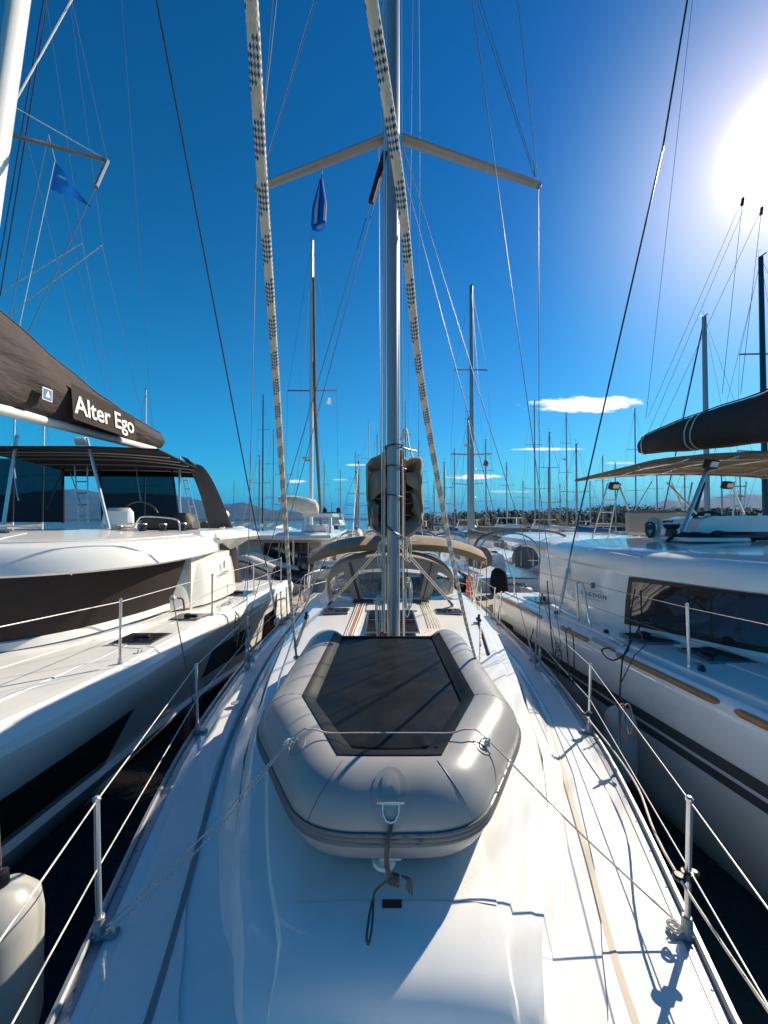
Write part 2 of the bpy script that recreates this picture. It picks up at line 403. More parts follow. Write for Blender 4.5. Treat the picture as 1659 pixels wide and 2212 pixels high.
# non-skid panels on the side decks
NSK = mat('diamond_nonskid', (.75, .74, .71), .42, var=.03, vscale=3, stain=((.66, .64, .60), 5, .55, .8), bump=.35, bscale=190)
def ribbon(name, a, b, y0, y1, dz, m, parent, n=24, u0=None, **k):
    mbx = MB()
    mbx.grid(lambda u, v: (lerp(a(lerp(y0, y1, v)), b(lerp(y0, y1, v)), u), lerp(y0, y1, v), deckz(lerp(a(lerp(y0, y1, v)), b(lerp(y0, y1, v)), u), lerp(y0, y1, v))+dz), 6, n)
    return part(mbx, name, m, parent, **k)
# coachroof
CW = [(1.36, .52), (1.40, .57), (1.48, .62), (1.67, .70), (1.85, .79), (2.1, .89), (2.9, 1.15), (3.8, 1.34), (5.2, 1.52), (6.5, 1.56), (7.6, 1.56), (9.9, 1.5)]
CH = [(1.36, -.02), (1.40, .05), (1.46, .11), (1.6, .155), (2.1, .205), (3, .27), (4, .34), (5.2, .42), (6.5, .48), (7.6, .50), (9.9, .5)]
cw = lambda y: interp(CW, y); ch = lambda y: interp(CH, y)
def roofprof(y):
    w, h = cw(y), ch(y); k = min(1, max(.05, h/.15))
    q = min(1, max(.3, (y-1.2)/.35))
    return [(w, -.02), (w-.03*q, h*.35), (w-.065*q, h*.80), (w-.10*q, h-.028*k), (w-.12*q, h-.022*k), (w-.20*q, h-.016*k), (w-.215*q, h+.004*k), (w-.25*q, h+.012*k), (w*.5, h+.03*k), (w*.25, h+.038*k), (0, h+.04*k)]
def roofz(x, y):
    w = abs(x-cx(y)); p = roofprof(y)
    for (a, za), (b, zb) in zip(p, p[1:]):
        if w >= b: return zd(y)+za+(zb-za)*(w-a)/(b-a) if a != b else zd(y)+za
    return zd(y)+p[-1][1]
CY = [1.36, 1.385, 1.41, 1.45, 1.5, 1.6, 1.7, 1.85, 2, 2.2, 2.5, 2.8, 3.1, 3.5, 4, 4.6, 5.2, 6, 7, 7.6, 7.85]
rings = []
for y in CY:
    p = roofprof(y)
    rings.append([Vector((cx(y)+x, y, zd(y)+z)) for x, z in p]+[Vector((cx(y)-x, y, zd(y)+z)) for x, z in reversed(p[:-1])])
coach = part(MB().loft(rings, caps=True, ring_closed=False), 'coachroof', GEL, yacht, ang=28)
# blister outside the coachroof foot (moulded shelf at the sides)
for sg in (-1, 1):
    rings = []
    for i in range(16):
        y = lerp(1.55, 6.8, i/15); w = cw(y); k = math.sin(math.pi*min(1, (i+.3)/6)/2)
        o = .14*k
        rings.append([Vector((cx(y)+sg*(w-.03), y, zd(y)+.10*k+.02)), Vector((cx(y)+sg*(w+o*.45), y, zd(y)+.085*k+.01)), Vector((cx(y)+sg*(w+o), y, zd(y)+.01)), Vector((cx(y)+sg*(w+o+.01), y, zd(y)-.03))])
    part(MB().loft(rings, ring_closed=False), 'side_moulding', GEL, yacht, ang=25)
# non-skid on the coachroof around the dinghy
for (xa, xb, ya, yb) in ((-.48, .50, 1.72, 4.0),):
    part(MB().grid(lambda u, v: (cx(2)+lerp(xa, xb, u)*(.9+.25*v), lerp(ya, yb, v), roofz(cx(2)+lerp(xa, xb, u)*(.9+.25*v), lerp(ya, yb, v))+.003), 14, 14), 'nonskid_panel', NSK, coach)
for sg in (-1, 1):
    for (ya, yb) in ((.25, 6.6),):
        ribbon('nonskid_panel', lambda y: cx(y)+sg*(cw(y)+.19), lambda y: cx(y)+sg*(hw(y)-.15), ya, yb, .004, NSK, deck, 90)
pass
# side windows in the coachroof
for sg in (-1, 1):
    mb = MB(); rings = []
    for i in range(22):
        y = lerp(2.72, 6.9, i/21); w, h = cw(y), ch(y); k = min(1, i/4)
        z0, z1 = h*.47-.11*h*k+.03, h*.47+.32*h*k+.03
        def wx(z): 
            t2 = max(0, min(1, z/h)); return w-.035*min(1, t2/.35)-.04*max(0, (t2-.35)/.43)+.006
        rings.append([Vector((cx(y)+sg*(wx(z0)+.001), y, zd(y)+z0)), Vector((cx(y)+sg*(wx((z0+z1)/2)+.006), y, zd(y)+(z0+z1)/2)), Vector((cx(y)+sg*(wx(z1)+.001), y, zd(y)+z1)), Vector((cx(y)+sg*(wx(z1)-.02), y, zd(y)+z1)), Vector((cx(y)+sg*(wx(z0)-.02), y, zd(y)+z0))])
    part(mb.loft(rings, caps=True), 'side_window', GLASSD, coach, ang=40)
# toe rail with dark groove
for sg in (-1, 1):
    mb = MB(); rings = []; mg = MB(); rg = []
    for y in [lerp(-1.5, 10.4, i/60) for i in range(61)]:
        x = cx(y)+sg*(hw(y)-.012); z = zd(y)
        rings.append([Vector((x-sg*.018, y, z-.01)), Vector((x-sg*.016, y, z+.022)), Vector((x-sg*.006, y, z+.030)), Vector((x+sg*.012, y, z+.026)), Vector((x+sg*.016, y, z+.0)), Vector((x+sg*.013, y, z-.035))])
        rg.append([Vector((x-sg*.062, y, z-.006)), Vector((x-sg*.062, y, z+.006)), Vector((x-sg*.019, y, z+.007)), Vector((x-sg*.019, y, z-.006))])
    part(mb.loft(rings, caps=True), 'toe_rail', ALU, yacht)
    tr = part(mg.loft(rg, caps=True), 'scupper_strip', ALUD, yacht)
    for i in range(22):
        y = .9+i*.22; x = cx(y)+sg*(hw(y)-.044); part(MB().lathe((x, y, zd(y)+.0045), [(.0055, 0), (.0055, .003), (.003, .0042)], 8), 'screw_head', BLACK, tr)
# stanchions
STN = [.05, 1.77, 3.5, 5.35, 7.3, 7.75, 9.4]
def stanchion(y, sg, h=.60):
    x = cx(y)+sg*(hw(y)-.045); z = zd(y); lean = sg*.02
    p = MB().tube([(x, y, z+.03), (x+lean*.5, y, z+h*.5), (x+lean, y, z+h)], .0125, 12)
    p.lathe((x+lean, y, z+h-.005), [(.012, 0), (.0165, .006), (.0165, .018), (.008, .026)], 10)
    st = part(p, 'stanchion', SHINY, yacht)
    q = MB().lathe((x, y, z+.0), [(.034, 0), (.034, .012), (.024, .03), (.021, .085), (.017, .088)], 14)
    q.box((x-sg*.045, y, z+.012), (.075, .05, .022), bevel=.006); q.tube([(x-sg*.06, y-.018, z+.02), (x-sg*.085, y, z+.04), (x-sg*.06, y+.018, z+.02)], .005, 6)
    q.lathe((x+.03*0, y-.034, z+.03), [(.005, -.004), (.005, .004)], 6, 'Y')
    part(q, 'stanchion_base', ALUD if False else ALU, st)
    return Vector((x+lean, y, z+h)), Vector((x+lean*.5, y, z+h*.5))
for sg in (-1, 1):
    tops, mids = [], []
    for y in STN:
        a, b_ = stanchion(y, sg); tops.append(a); mids.append(b_)
    tops.insert(0, Vector((sg*.35, -1.4, 2.0))); mids.insert(0, Vector((sg*.35, -1.4, 1.7)))
    wire('lifeline', tops[:6], .0035, WIREW, yacht); wire('lifeline', mids[:6], .0035, WIREW, yacht)
    wire('lifeline', tops[6:], .0035, WIREW, yacht); wire('lifeline', mids[6:], .0035, WIREW, yacht)
# lead blocks and furling line on the right-hand stanchions
yb = 1.77; xb = cx(yb)+hw(yb)-.04
bl = MB(); bl.tube([(xb, yb, zd(yb)+.255), (xb, yb, zd(yb)+.285)], .024, 10); bl.lathe((xb-.045, yb-.01, zd(yb)+.27), [(.018, -.012), (.026, -.006), (.026, .006), (.018, .012)], 12); bl.lathe((xb+.04, yb+.01, zd(yb)+.27), [(.012, -.01), (.02, -.004), (.02, .004), (.012, .01)], 10)
part(bl, 'lead_block', BLACK, yacht)
yb2 = 3.5; xb2 = cx(yb2)+hw(yb2)-.04
bl = MB(); bl.tube([(xb2, yb2, zd(yb2)+.155), (xb2, yb2, zd(yb2)+.185)], .024, 10); bl.lathe((xb2-.045, yb2-.01, zd(yb2)+.17), [(.018, -.012), (.026, -.006), (.026, .006), (.018, .012)], 12)
part(bl, 'lead_block', BLACK, yacht)
fl = smooth_path([(.75, -1.2, 1.7), (1.15, .4, 1.58), (xb-.045, yb, zd(yb)+.27), (1.66, 2.6, 1.47), (xb2-.045, yb2, zd(yb2)+.17), (cx(5.3)+1.98, 5.3, 1.33), (cx(7)+2.0, 7.2, 1.32), (cx(9)+1.95, 9.2, 1.5)], 8)
braid('furling_line', fl, .0055, None, 'cream furling line led aft through black blocks along the right rail of the yacht', 'rope', cols=8, mats=[CREAM, MAROON], period=.06, frac=.2, fleck=True)

# mast and rig
MX, MY = .108, 4.4
mp = []
for k in range(28):
    a = 2*math.pi*k/28; mp.append((.073*math.cos(a)*(1 if abs(math.cos(a)) > .1 else 1), .15*math.sin(a)))
mast = part(MB().loft([[Vector((MX+x*s, MY+y*s, z)) for x, y in mp] for z, s in ((1.66, 1), (12, 1), (19.5, .8))], caps=True), 'mast', ALU, yacht, ang=50)
part(MB().box((MX, MY, 1.68), (.28, .42, .05), bevel=.02), 'mast_collar', ALUD, yacht)
TR = PY(1163, 400, 4.78); TL = PY(556, 408, 4.78); RR = PY(868, 300, 4.42); RL = PY(832, 300, 4.42)
def spreader(a, b):
    d = (b-a).normalized(); rings = []
    for t_, w in ((0, .075), (.1, .075), (.9, .06), (1, .05)):
        p = a.lerp(b, t_)
        rings.append([p+Vector((0, w*math.cos(q*math.pi/6), .026*math.sin(q*math.pi/6))) for q in range(12)])
    s = part(MB().loft(rings, caps=True), 'spreader', ALU, yacht, ang=50)
    part(MB().lathe(b, [(.03, -.03), (.045, 0), (.03, .03)], 10), 'spreader_end', ALUD, s)
spreader(RR, TR); spreader(RL, TL)
CPL = Vector((cx(5.0)-hw(5.0)+.10, 5.0, zd(5.0)+.01)); CPR = Vector((cx(5.0)+hw(5.0)-.10, 5.0, zd(5.0)+.01))
mtop = Vector((MX, MY, 19.2))
for sgn, tip, cp in ((-1, TL, CPL), (1, TR, CPR)):
    tip2 = Vector((MX+sgn*1.35, 4.8, 12.3))
    w = .0045
    for (a, b2) in ((cp, tip), (tip, tip2), (tip2, mtop)):
        wire('shroud', [a, b2], w, WIREM, yacht)
    wire('lower_shroud', [cp+Vector((-sgn*.03, .05, 0)), Vector((MX+sgn*.08, MY+.05, 7.45))], .0045, WIREM, yacht)
    wire('diagonal_shroud', [tip+Vector((-sgn*.04, -.02, .03)), Vector((MX+sgn*.06, MY, 12.2))], .004, WIREM, yacht)
    # turnbuckles at the chain plates
    for dx, dy, tgt in ((0, 0, tip), (-sgn*.03, .05, Vector((MX+sgn*.08, MY+.05, 7.45)))):
        p = cp+Vector((dx, dy, 0)); d = (tgt-p).normalized()
        tb = part(MB().tube([p+d*.0, p+d*.06], .012, 8).tube([p+d*.06, p+d*.09, p+d*.24, p+d*.27], [.009, .017, .017, .009], 10).tube([p+d*.27, p+d*.42], .009, 8), 'turnbuckle', SHINY, yacht)
    part(MB().box(cp+Vector((0, .03, .0)), (.05, .14, .02), bevel=.005).box(cp+Vector((0, .03, .03)), (.012, .1, .06)), 'chain_plate', SHINY, yacht)
p = TR+Vector((-.05, -.02, .08)); part(MB().tube([p, p+Vector((-.03, -.01, .2))], .012, 8), 'turnbuckle', SHINY, yacht)
# dark cover on the vang-like strut left of the mast
a, b2 = PY(831, 330, 4.45), PY(801, 437, 4.45)
part(MB().tube([a, b2], .034, 8), 'shroud_sleeve', MAROON, yacht)
# topping and spare wires that cross the sky near the mast
for (x0, y0, x1, y1, Y0, Y1, r_, m_) in ((598, 0, 553, 410, 4.7, 4.8, .004, WIREW), (678, 0, 577, 340, 4.5, 4.8, .004, WIREW), (1020, 0, 1215, 1420, 3.4, 4.9, .0045, WIREM), (1037, 0, 1148, 352, 4.6, 4.8, .004, WIREM),
        (907, 292, 904, 1000, 4.7, 9.0, .004, WIREM), (905, -10, 907, 285, 4.6, 4.7, .004, WIREW), (892, -10, 880, 1000, 4.6, 9.0, .003, WIREM), (818, 310, 822, 1000, 4.6, 4.6, .004, WIREM), (801, 437, 520, 1395, 4.45, 5.0, .0045, WIREM), (872, 320, 1205, 1400, 4.45, 4.95, .0045, WIREM)):
    wire('standing_wire', [PY(x0, y0, Y0), PY(x1, y1, Y1)], r_, m_, yacht)
# halyards along the mast
for i, (dx, dy, m_) in enumerate(((-.10, -.08, WHITER), (-.112, .0, WHITER), (-.125, .05, CREAM), (.098, -.06, WHITER), (.112, .02, CREAM), (.125, .06, MAROON), (-.095, .09, WHITER))):
    z1 = (19, 12.4, 19, 19, 3.9, 4.1, 7.3)[i]
    pts = [(MX+dx*1.1, MY+dy, 1.68), (MX+dx*1.02, MY+dy, 2.5), (MX+dx*(1.0+.04*(i % 3)), MY+dy, 3.6), (MX+dx*.92, MY+dy, z1)]
    wire('halyard', pts, .0055, m_, yacht, ang=60)
def coil(name, c, r, n, m_, parent, hgt=.28, wd=.05):
    """hank of rope: flattened loops hanging together"""
    mb_ = MB(); rnd = random.Random(int(c[0]*1000+c[2]*100))
    for i in range(n):
        ox, oy = rnd.uniform(-.025, .025), rnd.uniform(-.02, .02); hh = hgt*rnd.uniform(.8, 1.1); ww = wd*rnd.uniform(.7, 1.2)
        mb_.tube([(c[0]+ox+ww*math.sin(2*math.pi*k/16), c[1]+oy+.012*math.cos(6*math.pi*k/16+i), c[2]-hh/2+hh/2*math.cos(2*math.pi*k/16)) for k in range(16)], r, 5, closed=True)
    for k in range(4): mb_.tube([(c[0]+wd*.7*math.cos(2*math.pi*j/10), c[1]+.03*math.sin(2*math.pi*j/10), c[2]-.06-.016*k+.004*math.sin(j)) for j in range(10)], r, 5, closed=True)
    return part(mb_, name, m_, parent, ang=60)
coil('rope_coil', (MX+.17, MY-.08, 2.55), .0055, 5, WHITER, yacht, .42, .032)
coil('rope_coil', (MX+.15, MY-.08, 3.0), .0055, 3, WHITER, yacht, .3, .026)
coil('rope_coil', (MX-.15, MY-.06, 2.95), .0055, 3, WHITER, yacht, .3, .026)
coil('rope_coil', (MX-.16, MY-.08, 2.35), .0055, 4, CREAM, yacht, .5, .03)
coil('rope_coil', (MX-.12, MY-.12, 1.95), .0055, 3, REDR, yacht, .34, .022)

# boom, and the taupe sail bag lashed behind the mast
part(MB().tube([(MX, MY+.2, 2.95), (MX+.02, 9.3, 3.05)], .08, 12), 'boom', ALU, yacht)
bag = thing('sail_bag', (MX, 4.9, 3.0), 'taupe canvas sail bag bunched behind the grey mast and tied with black straps', 'sail bag')
prof = [(-.18, 0.0), (-.30, .12), (-.345, .38), (-.365, .62), (-.375, .86), (-.30, .98), (-.17, 1.04), (-.10, 1.16), (.02, 1.18), (.10, 1.06), (.16, .98), (.33, 1.0), (.345, .8), (.35, .5), (.36, .22), (.30, .08), (.16, -.03), (0, -.05)]
def ringat(y, s, dz=0, sx=1, jit=0):
    rnd = random.Random(3); out = []
    P = smooth_path([(x, 0, z) for x, z in prof]+[(prof[0][0], 0, prof[0][1])], 3)[:-1]
    for p in P: out.append(Vector((MX+.03+p.x*s*sx+rnd.uniform(-jit, jit), y+rnd.uniform(-jit, jit)*1.5, 2.98+dz+.55+(p.z-.55)*s+rnd.uniform(-jit, jit))))
    return out
rings = [ringat(9.2, .35, .1), ringat(7.5, .62, .05, jit=.01), ringat(6.2, .82, .02, jit=.016), ringat(5.3, .97, jit=.016), ringat(4.95, 1.0, jit=.016), ringat(4.78, .99, jit=.01), ringat(4.74, .93, jit=.016), ringat(4.78, .86, jit=.028), ringat(4.92, .76, jit=.04), ringat(5.1, .70, jit=.03)]
part(MB().loft(rings, caps=False), 'bag_canvas', CANV, bag, ang=70)
part(MB().loft([ringat(5.12, .80), ringat(5.5, .75)], caps=True), 'folded_sail', CANVD2, bag)
mb = MB()
for (ox, oz, s, rr) in ((.19, .62, .075, .006), (.20, .48, .08, .006), (-.17, .55, .09, .006), (.19, .14, .12, .006)):
    mb.tube([(MX+ox+s*1.1*math.cos(a/10*math.pi*1.7), 4.95+.02*a/10, 3.0+oz+s*math.sin(a/10*math.pi*1.7)) for a in range(-5, 11)], rr, 5)
part(mb, 'sail_fold_edges', CANV, bag, ang=60)
# flaps pulled in toward the mast
for (pts) in ([(-.34, .80), (-.12, .86), (-.10, .62), (-.30, .45)], [(.34, .86), (.13, .80), (.15, .66), (.33, .55)], [(.34, .50), (.20, .55), (.28, .20), (.35, .25)], [(-.35, .45), (-.20, .40), (-.22, .12), (-.33, .15)]):
    a, b2, c, d = [Vector((MX+.03+x, 4.8, 2.98+z)) for x, z in pts]
    part(MB().grid(lambda u, v: (a.lerp(b2, u)).lerp(d.lerp(c, u), v)+Vector((0, -.05*math.sin(math.pi*v)+.03*math.sin(9*u)*math.sin(math.pi*v), 0)), 8, 8, thick=(0, .012, 0)), 'bag_flap', CANV, bag, ang=60)
for zz, dip in ((4.02, -.03), (3.80, 0), (3.48, .04), (3.12, .16)):
    ring_ = [(MX+.10*math.cos(a), MY+.17*math.sin(a), zz-dip*.35*(1+math.cos(a))) for a in [2*math.pi*k/20 for k in range(20)]]
    s = MB().tube(ring_, .014, 6, closed=True, flat=.5)
    s.tube([(MX+.09, MY+.05, zz-dip*.7), (MX+.2, 4.7, zz-dip*1.2), (MX+.30, 4.86, zz-dip*1.2+.01)], .010, 6)
    part(s, 'strap', BLACK, bag)
part(MB().tube(smooth_path([(MX+.10, 4.6, 4.15), (MX+.16, 4.65, 4.3), (MX+.2, 4.72, 4.1), (MX+.27, 4.8, 3.92)], 5), .022, 8, flat=.4), 'lifting_strap', CREAM, bag)

# sprayhood
SHB, SHT = 1.72, 2.50
def hood(u, v):
    s = u*2-1
    B = Vector((.13+1.30*s, 6.85+.95*abs(s)**2.2, 1.70))
    ph = s*math.pi/2
    T = Vector((.13+1.24*math.sin(ph), 7.25+.55*abs(s)**3, 1.70+.80*max(0, math.cos(ph))**.62))
    p = B.lerp(T, v); return p+Vector((0, -.05*math.sin(math.pi*v)*math.cos(ph), 0))
NU, NV = 48, 12
def ispane(i, j):
    v = (j+.5)/NV; u = (i+.5)/NU
    if not (.12 < v): return False
    lim = .72 if .28 < u < .72 else .80
    if v > lim: return False
    return .08 < u < .23 or .315 < u < .45 or .55 < u < .685 or .77 < u < .92
hd = thing('sprayhood', (.13, 7.2, 1.7), 'taupe canvas sprayhood with clear wrinkled plastic windows at the end of the coachroof', 'sprayhood')
part(MB().grid(hood, NU, NV, skip=ispane, thick=None), 'canvas_front', CANV, hd, ang=60)
PVC = glass('clear_wrinkled_vinyl', (.10, .12, .15), .12, .06, 1.0, 7)
for (ua, ub, lim) in ((.0625, .2292, .76), (.3125, .4583, .68), (.5417, .6875, .68), (.7708, .9375, .76)):
    part(MB().grid(lambda u, v: Vector(hood(lerp(ua, ub, u), lerp(.12, lim, v)))+Vector((0, -.004, 0)), 12, 8), 'window', PVC, hd, ang=60)
def hoodtop(u, v):
    s = u*2-1; ph = s*math.pi/2
    y = 7.25+.55*abs(s)**3*(1-v)+v*.9
    return Vector((.13+lerp(1.24, 1.34, v)*math.sin(ph), y, 1.70+(.80+.06*math.sin(math.pi*v*.7))*max(0, math.cos(ph))**.62))
part(MB().grid(hoodtop, 40, 8, thick=(0, 0, -.006)), 'canvas_top', CANV, hd, ang=60)
for v, dz in ((.0, .012), (1.0, .0)):
    part(MB().tube([Vector(hoodtop(u/30, v))+Vector((0, 0, dz)) for u in range(31)], .016, 6), 'hood_bow', CANV if v == 0 else SHINY, hd)
part(MB().tube([Vector(hood(u/30, 0))+Vector((0, -.01, .0)) for u in range(31)], .018, 6), 'canvas_skirt', CANV, hd)
for u_ in (.28, .29, .5, .715):
    part(MB().tube([Vector(hood(u_, v/8))+Vector((0, -.006, 0)) for v in range(9)], .009, 5), 'zip', CANVD, hd)
# bimini
bim = thing('bimini_awning', (.25, 8.9, 2.7), 'taupe bimini awning on steel hoops behind the sprayhood', 'awning')
def bimi(u, v):
    s = u*2-1; y = 7.75+v*2.1
    z = 2.86-.30*abs(s)**3.2-(.16*(1-min(1, v*4))**1.5)-.05*v
    return Vector((.27+1.80*s, y, z))
part(MB().grid(bimi, 36, 16, thick=(0, 0, -.006)), 'canvas_top', CANV, bim, ang=60)
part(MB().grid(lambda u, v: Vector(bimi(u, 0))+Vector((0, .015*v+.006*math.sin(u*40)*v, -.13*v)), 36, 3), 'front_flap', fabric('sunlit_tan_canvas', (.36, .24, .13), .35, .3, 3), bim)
for v in (.12, .55, .98):
    part(MB().tube([Vector(bimi(u/24, v))-Vector((0, 0, .02)) for u in range(25)], .0125, 6), 'hoop', SHINY, bim)
for s in (0, 1):
    for v, yb_ in ((.12, 8.9), (.55, 8.95), (.98, 9.1)):
        e = Vector(bimi(s, v)); wire('leg', [e, (cx(9)+(s*2-1)*1.93, yb_, 1.25)], .0125, SHINY, bim)
    e = Vector(bimi(.12 if s == 0 else .88, .1)); wire('leg', [e, (cx(8)+(s*2-1)*1.86, 8.2, 1.26)], .0125, SHINY, bim)
    wire('webbing_strap', [Vector(bimi(s, .02)), (cx(8)+(s*2-1)*1.92, 7.75, 1.26)], .007, BLACK, bim)
# cockpit: wheels seen through the hood
for sg in (-1, 1):
    w = thing_ = None
    wheel = MB().tube([(cx(9)+sg*.85+.45*math.cos(a), 9.1, 1.95+.45*math.sin(a)) for a in [2*math.pi*k/28 for k in range(28)]], .014, 6, closed=True)
    for k in range(5): a = 2*math.pi*k/5; wheel.tube([(cx(9)+sg*.85, 9.1, 1.95), (cx(9)+sg*.85+.44*math.cos(a), 9.1, 1.95+.44*math.sin(a))], .007, 5)
    part(wheel, 'steering_wheel', SHINY, yacht)
    part(MB().box((cx(9)+sg*.85, 9.2, 1.6), (.25, .2, .9), bevel=.04), 'pedestal', GEL, yacht)
    part(MB().box((cx(8.6)+sg*1.25, 8.9, 1.45), (.5, 2.4, .4), bevel=.05), 'cockpit_coaming', GEL, yacht)

TEAKD = mat('teak_deck', (.22, .13, .07), .6, var=.2, vscale=9)
part(MB().box((.13, 9.15, 1.29), (2.6, 2.5, .03)), 'cockpit_sole', TEAKD, yacht)
part(MB().box((.13, 7.90, 1.52), (.75, .03, .42)), 'companionway', BLACK, yacht)
part(MB().box((.13, 8.9, 1.55), (.5, 1.2, .5), bevel=.04), 'cockpit_table', TEAKD, yacht)
for sx_ in (-.75, .95): part(MB().box((sx_, 7.9, 1.60), (.5, .3, .34), bevel=.08), 'cockpit_cushion', mat('dark_blue_cushion', (.015, .03, .07), .8), yacht)
# hatches
def hatch(x0, x1, y0, y1, nm='deck_hatch', rows=1):
    z = max(roofz(x0, y0), roofz(x1, y1), roofz((x0+x1)/2, (y0+y1)/2))+.004
    fr_ = part(MB().box(((x0+x1)/2, (y0+y1)/2, z+.008), (x1-x0, y1-y0, .018), bevel=.006), nm, ALUD, coach)
    for k in range(rows):
        a, b2 = lerp(y0, y1, k/rows)+.03, lerp(y0, y1, (k+1)/rows)-.02
        pn = MB().box(((x0+x1)/2, (a+b2)/2, z+.020), (x1-x0-.05, b2-a, .008), bevel=.003)
        part(pn, 'hatch_glass', GLASSD, coach)
        for hx in (x1-.09, x0+.09): part(MB().lathe((hx, b2-.05, z+.024), [(.018, 0), (.018, .008), (.01, .012)], 10), 'hatch_handle', BLACK, coach)
hatch(MX-.36, MX+.36, 4.95, 6.15, rows=2)
hatch(-.98, -.55, 6.0, 6.3); hatch(.82, 1.24, 6.0, 6.3)
part(MB().box((.13, 6.42, roofz(.13, 6.42)+.004), (.84, .55, .014), bevel=.006), 'moulded_panel', GEL, coach)
# control lines led aft
for side, (xa, xb_, cols_) in enumerate((((-.42), (-.40), (WHITER, WHITER, REDR, WHITER, CREAM)), ((.48), (.52), (CREAM, WHITER, WHITER, CREAM, WHITER)))):
    for k, m_ in enumerate(cols_):
        x1 = (744+k*5 if side == 0 else 929+k*6.5); x2 = (773+k*4.5 if side == 0 else 911+k*4.2)
        a = PZ(x1, 1378 if side == 0 else 1364, 1.68); b2 = PZ(x2, 1303, 1.76)
        b2.y = min(b2.y, 6.9); a.z = roofz(a.x, a.y)+.02; b2.z = roofz(b2.x, b2.y)+.03
        c0 = Vector((MX+(-.12 if side == 0 else .12), MY+.1, 1.72)); md = a.lerp(b2, .5); md.z = roofz(md.x, md.y)+.02
        wire('control_line', [c0, a, md, b2], .0065, m_, yacht, ang=60)
    bx = -.36 if side == 0 else .60
    part(MB().box((bx, 6.72, roofz(bx, 6.72)+.035), (.36, .12, .05), bevel=.01), 'line_clutch', BLACK, yacht)
# mainsheet tackles each side of the mast
for sg, foot in ((-1, PZ(748, 1300, 1.74)), (1, PZ(988, 1302, 1.74))):
    foot.y = 6.55; foot.x = MX+sg*1.05; foot.z = roofz(foot.x, foot.y)+.02; top = Vector((MX+sg*.06, 5.3, 2.90))
    d = (top-foot).normalized()
    for o in (-.02, .02):
        braid('mainsheet', [top+Vector((o, 0, 0)), foot+d*.14+Vector((o, 0, 0))], .006, yacht, cols=8, mats=[CREAM, MAROON], period=.05, frac=.5, fleck=True)
    part(MB().tube([foot+d*.02, foot+d*.16], .03, 8, flat=.5), 'block', BLACK, yacht)
    part(MB().tube([foot-d*.03, foot+d*.03], .012, 8).box(foot-Vector((0, 0, .01)), (.06, .09, .02), bevel=.006), 'pad_eye', SHINY, yacht)
# genoa tracks with cars
for sg, (xa, ya, xb_, yb_) in ((1, (1056, 1424, 1034, 1350)), (-1, (640, 1408, 662, 1345))):
    a = PZ(xa, ya, 1.60); b2 = PZ(xb_, yb_, 1.66); a.z = roofz(a.x, a.y)+.012; b2.z = roofz(b2.x, b2.y)+.012
    tk = MB().tube([a, a.lerp(b2, .5), b2], .017, 4); tr = part(tk, 'sheet_track', BLACK, yacht, ang=0)
    hl = MB()
    for k in range(14): p = a.lerp(b2, (k+.5)/14); hl.lathe(p+Vector((0, 0, .012)), [(.005, 0), (.005, .002)], 6)
    part(hl, 'track_holes', SHINY, tr)
    part(MB().box(b2+Vector((0, 0, .03)), (.06, .12, .05), bevel=.012).tube([b2+Vector((0, 0, .03)), b2+Vector((0, -.02, .11))], .02, 8, flat=.5), 'sheet_car', BLACK, yacht)
# deck fillers, cleats, small emblem
p = PZ(508, 1519, 1.32); part(MB().lathe(p, [(.045, 0), (.045, .006), (.035, .009), (.02, .006)], 18), 'deck_filler', SHINY, yacht)
for sg, y in ((-1, 5.75), (1, 4.5)):
    c = Vector((cx(y)+sg*(hw(y)-.09), y, zd(y)+.02))
    part(MB().tube([c+Vector((0, -.10, .045)), c+Vector((0, -.05, .05)), c+Vector((0, .05, .05)), c+Vector((0, .10, .045))], [.006, .012, .012, .006], 8).tube([c+Vector((0, -.035, -.01)), c+Vector((0, -.035, .05))], .01, 8).tube([c+Vector((0, .035, -.01)), c+Vector((0, .035, .05))], .01, 8), 'cleat', SHINY, yacht)
NAVYP = mat('navy_print', (.01, .015, .09), .3); REDP = mat('dark_red_print', (.10, .008, .01), .3)
a = PZ(825.5, 1913, 1.575); b2 = PZ(867, 1913, 1.575); c = PZ(825.5, 1941, 1.57)
for k, m_ in ((0, NAVYP), (1, REDP)):
    y1 = lerp(a.y, c.y, k*.5); y2 = lerp(a.y, c.y, k*.5+.5)
    part(MB().grid(lambda u, v: (lerp(a.x, b2.x, u), lerp(y1, y2, v), roofz(lerp(a.x, b2.x, u), lerp(y1, y2, v))+.002), 3, 2), 'flag_emblem', m_, coach)

# webbing jacklines on the side decks
JW = mat('grey_webbing', (.26, .26, .26), .8, bump=.3, bscale=300); JC = mat('cream_webbing', (.62, .55, .43), .8, bump=.3, bscale=300)
for m_, pts, lb in ((JW, [(-.70, .2), (-.857, 1.41), (-1.317, 3.3), (-1.63, 5.6), (-1.75, 8.5)], 'flat grey webbing jackline running along the left side deck'), (JC, [(.72, .2), (.915, 1.42), (1.165, 2.3), (1.53, 3.7), (1.72, 5.1), (1.85, 8.5)], 'flat cream webbing jackline running along the right side deck')):
    rings = []
    for p in smooth_path([(x, y, 0) for x, y in pts], 10):
        z = deckz(p.x, p.y)+.006
        rings.append([Vector((p.x-.015, p.y, z)), Vector((p.x+.015, p.y, z)), Vector((p.x+.015, p.y, z-.003)), Vector((p.x-.015, p.y, z-.003))])
    setp(part(MB().loft(rings, caps=True), 'webbing_strap', m_, None, loc=(pts[1][0], 1.4, 1.33)), lb, 'webbing strap')

